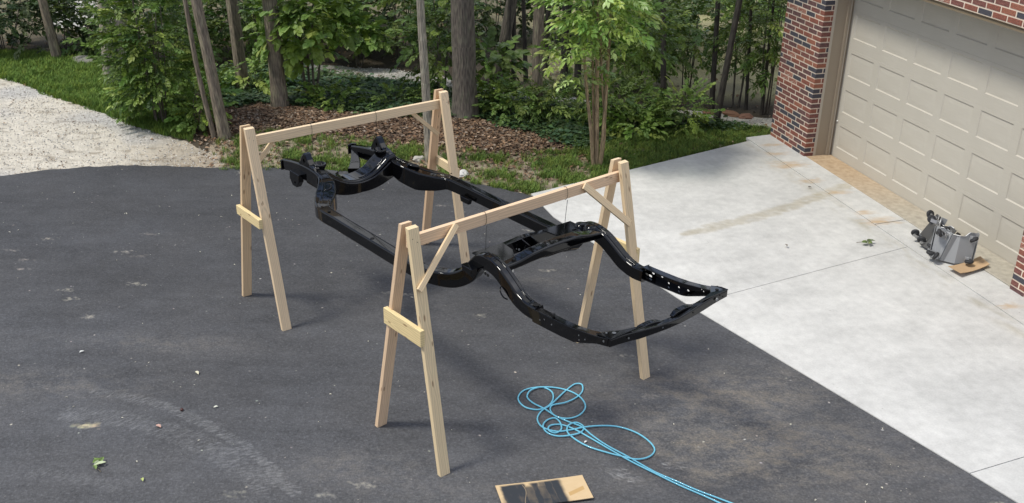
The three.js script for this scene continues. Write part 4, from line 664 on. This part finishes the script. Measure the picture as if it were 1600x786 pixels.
tree('sapling', 'thin crooked stem by the grey stones, left of two close grey trunks', [802, 130], [803, 50], 7, { h: 6, bark: 3, crown: 1.4, n: 26, cols: G3 });
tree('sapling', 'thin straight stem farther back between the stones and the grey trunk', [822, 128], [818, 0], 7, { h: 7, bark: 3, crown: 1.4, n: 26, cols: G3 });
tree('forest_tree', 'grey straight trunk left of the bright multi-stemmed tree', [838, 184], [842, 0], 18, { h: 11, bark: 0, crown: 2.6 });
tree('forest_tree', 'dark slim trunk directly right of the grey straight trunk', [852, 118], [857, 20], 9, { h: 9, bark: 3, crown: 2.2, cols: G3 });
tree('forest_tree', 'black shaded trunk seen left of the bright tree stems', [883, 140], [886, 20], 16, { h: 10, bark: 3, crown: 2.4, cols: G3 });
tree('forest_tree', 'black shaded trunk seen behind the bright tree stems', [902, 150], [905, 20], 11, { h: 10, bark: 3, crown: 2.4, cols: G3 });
tree('forest_tree', 'dark slim trunk standing upright in front of the pale clearing', [1037, 168], [1037, 20], 9, { h: 9, bark: 3, crown: 2.4, cols: G2, boughs: [[1015, 55, .9, .9, .4, .7, 130, 'mid', G2]] });
tree('forest_tree', 'slim dark trunk left of the leaning one by the pale path', [1112, 170], [1120, 40], 8, { h: 9, bark: 3, crown: 2.2, cols: G2 });
tree('leaning_tree', 'dark trunk leaning right beside the pale path and red stones', [1118, 193], [1150, 25], 10, { h: 8, bark: 3, crown: 2.2, cols: G2, boughs: [[1110, 25, .9, .9, .3, .6, 110, 'mid', G2], [1175, 30, .88, .6, .35, .5, 90, 'mid', G1]] });
tree('sapling', 'thin brown stem standing just left of the brick pier', [1190, 178], [1203, 60], 5, { h: 5, bark: 3, crown: 1.2, n: 24 });
tree('sapling', 'thin brown stem between the leaning trunk and the pier', [1166, 170], [1172, 60], 5, { h: 5, bark: 3, crown: 1.2, n: 24 });
// the small bright tree by the concrete
const tanBark = bark[1].clone(); tanBark.color = lin(.95, .78, .6);
{
  const p = ground(932, 258), y0 = hG(p.x, p.z) - .03, T = thing('small_tree', 'small bright green multi-stemmed tree at the corner of the concrete pad', 'tree', [p.x, y0, p.z]), R = rngOf(808);
  for (const [x, z, r, e] of [[0, 0, .036, [-.1, 2.3, .05]], [.075, .02, .03, [.08, 2.5, -.1]], [-.07, .03, .028, [-.3, 2.2, .1]], [.1, -.05, .02, [-.06, 2.2, -.05]], [-.03, -.06, .02, [-.16, 2.5, -.1]]]) mesh('stem', taper([V(x * .6, 0, z * .6), V(x * 1.1 - .02, .5, z * 1.1), V(lerp(x, e[0], .55), 1.2, lerp(z, e[2], .6)), V(...e)], [r * 1.15, r, r * .85, r * .45].map(v => v * .82), 30, 10), tanBark, T);
  const l = foliage(R, V(p.x - .1, y0 + 2.25, p.z + .12), [.56, .85, .58], 400, 'bright', G4, { gap: -.02, freq: 2.4 }), l2 = foliage(R, V(p.x - .4, y0 + 1.5, p.z + .15), [.2, .42, .25], 42, 'bright', G4, { gap: -.3 }), l3 = foliage(R, V(p.x + .5, y0 + 1.75, p.z - .25), [.4, .45, .35], 90, 'bright', G2, { gap: -.2 });
  for (const L of [l, l2, l3]) { for (const li of L) for (const it of li) it[0].premultiply(TM.makeTranslation(-p.x, -y0, -p.z)); }
  addFoliage(T, 'crown', 'bright', l.map((a, i) => a.concat(l2[i], l3[i])), leafMat(.38, .4));
  singleLeaves(T, R, V(-.1, 2.1, .12), [.56, .85, .58], 150, .085, G4, leafMat(.38, .4));
}
// --- shrubs and saplings with leaves
shrub('leafy_bush', 'tall dense fresh green bush between the lawn and the forked leaning tree', [252, 197], 2.45, .64, .52, 860, 'small', [...G1, [.13, .21, .035], [.08, .14, .03]], { stems: 9, low: .02, gap: -.06, freq: 2.4, scale: 1.05 });
shrub('leafy_bush', 'low leafy skirt of fresh green twigs at the right foot of the big bush', [318, 206], .7, .25, .2, 70, 'mid', G1, { stems: 5, low: .05, scale: .8 });
{ const T = shrub('broadleaf_sapling', 'sapling with large fresh green leaves on slender stems above the ivy', [487, 158], 2.0, .75, .6, 240, 'broad', G1, { stems: 5, sr: .022, low: .75, gap: -.1, freq: 2.2, cat: 'sapling' }); singleLeaves(T, rngOf(99), V(0, 1.35, 0), [.72, .6, .6], 100, .13, G1, LM); }
shrub('broadleaf_sapling', 'spreading low branch of large leaves in front of the pale forest path', [560, 100], .75, .6, .35, 90, 'broad', G1, { stems: 4, low: .45, sr: .015, cat: 'sapling' });
shrub('broadleaf_sapling', 'small big-leaved plant between the thickest trunk and the grey stones', [765, 160], 1.1, .32, .3, 40, 'broad', G2, { stems: 3, low: .3, cat: 'sapling' });
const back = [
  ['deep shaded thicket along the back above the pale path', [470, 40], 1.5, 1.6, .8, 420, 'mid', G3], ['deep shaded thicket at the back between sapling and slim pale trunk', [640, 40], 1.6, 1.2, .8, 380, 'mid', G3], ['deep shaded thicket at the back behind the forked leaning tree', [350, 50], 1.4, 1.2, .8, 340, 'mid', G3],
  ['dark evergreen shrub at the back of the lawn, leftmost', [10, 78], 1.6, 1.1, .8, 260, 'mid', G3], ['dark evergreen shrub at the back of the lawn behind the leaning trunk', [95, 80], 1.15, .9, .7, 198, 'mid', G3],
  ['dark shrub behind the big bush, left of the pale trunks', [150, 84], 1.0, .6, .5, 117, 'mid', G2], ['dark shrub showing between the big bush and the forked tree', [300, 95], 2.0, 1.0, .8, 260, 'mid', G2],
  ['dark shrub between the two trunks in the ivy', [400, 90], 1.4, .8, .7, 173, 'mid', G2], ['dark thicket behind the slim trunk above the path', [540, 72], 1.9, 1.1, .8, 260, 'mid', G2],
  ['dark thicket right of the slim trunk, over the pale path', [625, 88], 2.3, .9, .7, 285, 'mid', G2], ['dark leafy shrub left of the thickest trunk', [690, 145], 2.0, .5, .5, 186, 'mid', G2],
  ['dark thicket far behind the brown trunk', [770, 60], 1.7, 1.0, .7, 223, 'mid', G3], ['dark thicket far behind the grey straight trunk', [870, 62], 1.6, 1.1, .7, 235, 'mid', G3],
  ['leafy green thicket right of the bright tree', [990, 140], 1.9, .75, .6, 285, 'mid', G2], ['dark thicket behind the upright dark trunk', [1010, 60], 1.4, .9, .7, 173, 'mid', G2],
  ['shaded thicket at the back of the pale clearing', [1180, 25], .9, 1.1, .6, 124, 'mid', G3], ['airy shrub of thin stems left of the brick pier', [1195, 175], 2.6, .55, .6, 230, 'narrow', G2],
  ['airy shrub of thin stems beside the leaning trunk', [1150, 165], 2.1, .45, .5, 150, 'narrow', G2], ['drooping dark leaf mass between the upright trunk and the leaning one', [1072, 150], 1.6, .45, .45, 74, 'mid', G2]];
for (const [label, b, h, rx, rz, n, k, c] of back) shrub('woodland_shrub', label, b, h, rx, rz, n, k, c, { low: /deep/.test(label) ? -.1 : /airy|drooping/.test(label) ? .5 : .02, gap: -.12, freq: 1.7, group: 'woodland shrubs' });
const lowS = [
  ['low yellowish green shrub right of the bright tree', [1000, 200], .42, .5, .35, 90, 'small', G2], ['low yellowish green shrub at the edge of the pale path', [1062, 205], .62, .42, .35, 110, 'small', [...G1, ...G2]],
  ['low green fern-like shrub right behind the bright tree stems', [960, 195], .75, .4, .35, 130, 'narrow', G2], ['low dark green shrub behind the leaf litter, left of the bright tree', [870, 190], .55, .6, .4, 150, 'narrow', G2],
  ['low green shrub at the foot of the grey straight trunk', [805, 185], .5, .45, .35, 110, 'small', G2], ['low green shrub right of the thickest trunk', [765, 178], .6, .25, .25, 70, 'small', G1],
  ['low light green plant in the ivy between two brown trunks', [400, 140], .4, .35, .3, 60, 'mid', G1], ['low light green plant below the broad-leaved sapling', [520, 168], .26, .35, .25, 40, 'mid', G1],
  ['low green plant left of the slim pale trunk', [620, 168], .3, .5, .3, 70, 'small', G2], ['low plant at the left edge of the ivy by the forked tree', [335, 160], .45, .35, .3, 60, 'mid', G1], ['small green plant in the leaf litter near the bright tree stems', [985, 215], .35, .3, .2, 50, 'mid', G1]];
for (const [label, b, h, rx, rz, n, k, c] of lowS) shrub('low_plant', label, b, h, rx, rz, n, k, c, { low: .02, stems: 4, sr: .006, gap: -.4, cat: 'plant', group: 'low plants under the trees' });

// --- ground vegetation as stuff
{
  const R = rngOf(31337);
  const bladeG = (seed, n, h) => { const r = rngOf(seed), pos = []; for (let i = 0; i < n; i++) { const a = r() * 6.28, x = (r() - .5) * .07, z = (r() - .5) * .07, w = .0028 + .002 * r(), H = h * (.6 + .6 * r()), lx = Math.cos(a) * H * (.2 + .5 * r()), lz = Math.sin(a) * H * (.2 + .5 * r()), px = -Math.sin(a) * w, pz = Math.cos(a) * w; const m = [x + lx * .35, H * .6, z + lz * .35], t = [x + lx, H * .95, z + lz];
    pos.push(x - px, 0, z - pz, x + px, 0, z + pz, m[0] + px * .8, m[1], m[2] + pz * .8, x - px, 0, z - pz, m[0] + px * .8, m[1], m[2] + pz * .8, m[0] - px * .8, m[1], m[2] - pz * .8, m[0] - px * .8, m[1], m[2] - pz * .8, m[0] + px * .8, m[1], m[2] + pz * .8, ...t); } return leafGeo(pos); };
  const grass = bladeG(1, 14, .075), list = [], add = (poly, n, prob, cols, sc) => { const xs = poly.map(q => q[0]), zs = poly.map(q => q[1]); const x0 = Math.min(...xs), x1 = Math.max(...xs), z0 = Math.min(...zs), z1 = Math.max(...zs); let k = 0, t = 0; while (k < n && t++ < n * 30) { const x = lerp(x0, x1, R()), z = lerp(z0, z1, R()); if (x < -12 || !inPoly(poly, x, z) || R() > prob(x, z)) continue; list.push([mat4(V(x, hG(x, z), z), R() * 6.28, 0, 0, sc * (.6 + .8 * R())), tint(R, cols[Math.floor(R() * cols.length)], .3)]); k++; } };
  add(LAWN, 15000, (x, z) => clamp(.75 + fbm(x * 1.3, z * 1.3, 2, 3)), [[.15, .24, .035], [.19, .28, .045], [.11, .19, .03]], 1.0);
  add(VERGE, 6500, (x, z) => sstep(-.02, -.22, fbm(x * 2.3, z * 2.3, 6.2, 3)) * .95 + .08 + (x > 1.0 ? .5 : 0), [[.16, .24, .045], [.2, .27, .055], [.12, .19, .035]], .75);
  add(IVY, 2500, x => x > .5 ? .8 : .1, [[.06, .12, .02], [.08, .14, .025]], 1.0);
  const g = instanced('grass', grass, LMdull, list); tag(g, 'short green grass on the lawn and along the paving', 'grass');
  const ivyG = (() => { const r = rngOf(8), pos = []; for (let i = 0; i < 9; i++) { const a = r() * 6.28; leafTris(pos, V((r() - .5) * .24, .02 + .06 * r(), (r() - .5) * .24), V(Math.cos(a), .15, Math.sin(a)).normalize(), V((r() - .5) * .8, 1, (r() - .5) * .8).normalize(), .055, .04, .08, .1); } return leafGeo(pos); })();
  list.length = 0; const il = []; { const xs = IVY.map(q => q[0]), zs = IVY.map(q => q[1]); const x0 = Math.min(...xs), x1 = Math.max(...xs), z0 = Math.min(...zs), z1 = Math.max(...zs); let k = 0, t = 0; while (k < 5200 && t++ < 200000) { const x = lerp(x0, x1, R()), z = lerp(z0, z1, R()); if (!inPoly(IVY, x, z) || (inPoly(PATH, x, z) && R() < .93) || fbm(x * 1.5, z * 1.5, 4, 3) < -.22) continue; il.push([mat4(V(x, hG(x, z), z), R() * 6.28, (R() - .5) * .5, (R() - .5) * .5, .6 + 1.2 * R() * R() + .5 * clamp(fbm(x * 2.2, z * 2.2, 7, 3) * 2)), tint(R, R() < .15 ? [.09, .15, .03] : [.09, .16, .058], .4)]); k++; } }
  tag(instanced('ground_cover', ivyG, LM, il), 'dark green creeping ground cover under the trees', 'ground cover');
  const litG = (() => { const pos = []; leafTris(pos, V(-.03, .008, 0), V(1, .1, 0).normalize(), V(0, 1, 0), .065, .038, .16, .06); return leafGeo(pos); })(); const ll = [];
  const lit = (poly, n, keep) => { const xs = poly.map(q => q[0]), zs = poly.map(q => q[1]); const x0 = Math.max(-12, Math.min(...xs)), x1 = Math.max(...xs), z0 = Math.min(...zs), z1 = Math.max(...zs); let k = 0, t = 0; while (k < n && t++ < n * 30) { const x = lerp(x0, x1, R()), z = lerp(z0, z1, R()); if (!inPoly(poly, x, z) || R() > keep(x, z)) continue; const q = R(), jx = x + (R() + R() + R() - 1.5) * .35, jz = z + (R() + R() + R() - 1.5) * .3; if (inPoly(ASPHALT, jx, jz) && R() < .9) continue; if (jx > 0.2 && jz > -12.9 + (jx - 1.4) * -.62) continue; ll.push([mat4(V(jx, hG(jx, jz) + .012 * R(), jz), R() * 6.28, (R() - .5) * .9, (R() - .5) * .9, .4 + .75 * R()), tint(R, q < .48 ? [.2, .125, .076] : q < .74 ? [.29, .195, .122] : q < .83 ? [.44, .33, .24] : [.1, .062, .04], .25)]); k++; } };
  lit(LITTER, 13000, () => 1); lit(VERGE, 2600, (x, z) => .35 + .5 * sstep(-.1, .2, fbm(x * 2, z * 2, 3, 3))); lit(IVY, 1300, () => 1); const n0 = ll.length; lit(GRAVEL, 1200, (x, z) => sstep(-.05, .35, fbm(x * 1.6, z * 2.6, 5, 3)) * .8 + .08 + (x > -4.6 ? .5 : 0)); for (let i = n0; i < ll.length; i++) { ll[i][0].multiply(TM.makeScale(.6, .6, .4)); ll[i][1].multiplyScalar(.8); } lit(LAWN, 120, () => 1);
  const farF = RP([[0, 0], [1220, 0], [1220, 190], [700, 130], [300, 100], [0, 70]]); lit(farF, 2600, () => 1);
  const L = instanced('leaf_litter', litG, LMdull, ll); tag(L, 'brown dead leaves scattered under the trees', 'dead leaves');
  const peb = new THREE.IcosahedronGeometry(.011, 0); const pl = []; const pebbles = (poly, n) => { const xs = poly.map(q => q[0]), zs = poly.map(q => q[1]); const x0 = Math.max(-10, Math.min(...xs)), x1 = Math.max(...xs), z0 = Math.min(...zs), z1 = Math.max(...zs); let k = 0, t = 0; while (k < n && t++ < n * 20) { const x = lerp(x0, x1, R()), z = lerp(z0, z1, R()); if (!inPoly(poly, x, z)) continue; const g = .3 + .35 * R(); pl.push([mat4(V(x, hG(x, z) + .003, z), R() * 6, R() * 6, 0, .4 + 1.2 * R() * R()), lin(g * 1.15, g * 1.09, g * .97)]); k++; } };
  pebbles(GRAVEL, 6000); pebbles(PATH, 3500);
  tag(instanced('gravel', peb, new THREE.MeshStandardMaterial({ roughness: .95 }), pl), 'loose pale gravel on the lot and the forest path', 'gravel');
}
// --- rocks
{
  const R = rngOf(12); const rock = (name, label, px, py, s, col, group) => { const g = new THREE.IcosahedronGeometry(1, 3), p = g.attributes.position; const k = R() * 20; for (let i = 0; i < p.count; i++) { const v = V(p.getX(i), p.getY(i), p.getZ(i)), f = 1 + .35 * P.noise(v.x * 1.3 + k, v.y * 1.3, v.z * 1.3) + .12 * P.noise(v.x * 4 + k, v.y * 4, v.z * 4); p.setXYZ(i, v.x * f * s[0], v.y * f * s[1], v.z * f * s[2]); } g.computeVertexNormals(); const q = ground(px, py); const m = mesh(name, g, new THREE.MeshStandardMaterial({ color: lin(...col), roughness: .95 })); m.position.set(q.x, hG(q.x, q.z) + s[1] * .3, q.z); m.rotation.y = R() * 6; return tag(m, label, 'rock', group); };
  rock('border_stone', 'reddish border stone left of the others beside the leaning dark trunk', 1108, 176, [.11, .045, .07], [.26, .14, .09]); rock('border_stone', 'largest reddish border stone along the pale path right of the leaning trunk', 1142, 179, [.15, .055, .08], [.24, .13, .08]); rock('border_stone', 'reddish border stone nearest the brick pier on the pale path', 1166, 183, [.11, .05, .08], [.24, .13, .09]);
  rock('stone', 'pale grey stone at the foot of the slim pale trunk', 655, 250, [.09, .05, .07], [.42, .39, .34]); rock('stone', 'white broken stone beside the right foot of the farther gantry', 722, 272, [.1, .05, .08], [.62, .6, .56]);
  rock('stone', 'flat grey stone at the edge of the lawn right of the leaning trunk', 130, 97, [.34, .07, .2], [.22, .21, .19]); rock('stone', 'small reddish stone on the lawn edge at far left', 44, 133, [.06, .03, .04], [.24, .12, .08]);
  rock('stone', 'grey stone on the path left of the grey straight trunk', 812, 146, [.15, .06, .1], [.36, .36, .36]); rock('stone', 'grey stone on the path right below the black shaded trunk', 892, 158, [.13, .05, .1], [.33, .33, .33]);
}
// --- fallen bits on the paving
{
  const R = rngOf(55);
  const sprigOn = (label, px, py, y, rot, sc, cols) => { const p = ground(px, py, y), T = thing('leafy_twig', label, 'twig', [p.x, y, p.z], rot); mesh('twig', tube([V(0, .006, 0), V(.03, .012, .04), V(.05, .01, .11)].map(v => v.multiplyScalar(sc)), .0035, 8, 5), bark[0], T); for (let i = 0; i < 6; i++) { const pos = [], a = R() * 6; leafTris(pos, V(.05 * sc + (R() - .5) * .06 * sc, .012 + .012 * R(), .1 * sc + (R() - .5) * .04), V(Math.cos(a), .2, Math.sin(a)).normalize(), V((R() - .5), 1, R() - .5).normalize(), .075 * sc, .035 * sc, .15, .1); mesh('leaf', leafGeo(pos), new THREE.MeshPhysicalMaterial({ color: lin(...cols[i % cols.length]), roughness: .55, side: THREE.DoubleSide }), T); } };
  sprigOn('broken green twig with leaves lying on the asphalt at lower left', 158, 738, .002, 3.4, .95, [[.2, .3, .07], [.5, .55, .35], [.15, .22, .06]]);
  sprigOn('green twig with leaves lying on the concrete left of the wheel dollies', 1338, 380, .05, 1.0, 1.1, [[.12, .17, .05], [.2, .24, .09], [.1, .13, .05]]);
  const bit = (label, px, py, col, L, y = .002) => { const pos = []; const a = R() * 6; leafTris(pos, V(0, .006, 0), V(Math.cos(a), .15, Math.sin(a)).normalize(), V((R() - .5) * .8, 1, (R() - .5) * .8).normalize(), L, L * .5, .2, .1); const m = mesh('fallen_leaf', leafGeo(pos), new THREE.MeshStandardMaterial({ color: lin(...col), roughness: .8, side: THREE.DoubleSide })); const p = ground(px, py, y); m.position.copy(p); return tag(m, label, 'leaf'); };
  bit('pinkish dry leaf on the asphalt above the lower left twig', 252, 669, [.5, .32, .26], .06); bit('pale cream leaf scrap on the asphalt between the gantry legs at left', 310, 586, [.6, .56, .42], .06); bit('yellow-green leaf scrap right of the lower left twig', 222, 748, [.45, .5, .18], .045); bit('white leaf scrap on the asphalt left of the nearer gantry', 341, 636, [.66, .66, .56], .04); bit('white scrap on the asphalt at upper left below the gravel', 124, 552, [.7, .7, .66], .045); bit('white scrap on the asphalt near the hose loops', 913, 693, [.75, .75, .72], .035); bit('dark leaf on the concrete below the rust stain', 1262, 293, [.12, .1, .08], .05, .055); bit('dark dry leaf on the concrete near the pad centre', 1230, 386, [.2, .18, .15], .06, .05);
  const nut = mesh('nut', new THREE.SphereGeometry(.014, 14, 10).scale(1, .85, 1.1), new THREE.MeshStandardMaterial({ color: lin(.06, .018, .014), roughness: .5 })); nut.position.copy(ground(284, 640, .012)); tag(nut, 'dark red-brown nut lying alone on the asphalt at lower left', 'nut');
  const list = []; for (let i = 0; i < 150; i++) { const x = lerp(-6.5, 3.4, R()), z = lerp(-12, -5.7, R()); if (!inPoly(ASPHALT, x, z)) continue; const g = .45 + .3 * R(); list.push([mat4(V(x, .004, z), R() * 6, (R() - .5) * .6, (R() - .5) * .6, .16 + .4 * R() * R()), lin(g, g * .95, g * .78)]); }
  const pos = []; leafTris(pos, V(-.03, 0, 0), V(1, .1, 0).normalize(), V(0, 1, 0), .065, .03, .2, .1); tag(instanced('debris', leafGeo(pos), LMdull, list), 'tiny pale plant scraps strewn over the asphalt', 'debris');
}

const renderer = new THREE.WebGLRenderer({ antialias: true });
renderer.setSize(1024, 503);
renderer.toneMapping = THREE.LinearToneMapping;
renderer.toneMappingExposure = EXPOSURE;
renderer.shadowMap.enabled = true;
scene.traverse(o => { if (o.isMesh) o.castShadow = o.receiveShadow = true; });
renderer.render(scene, camera);
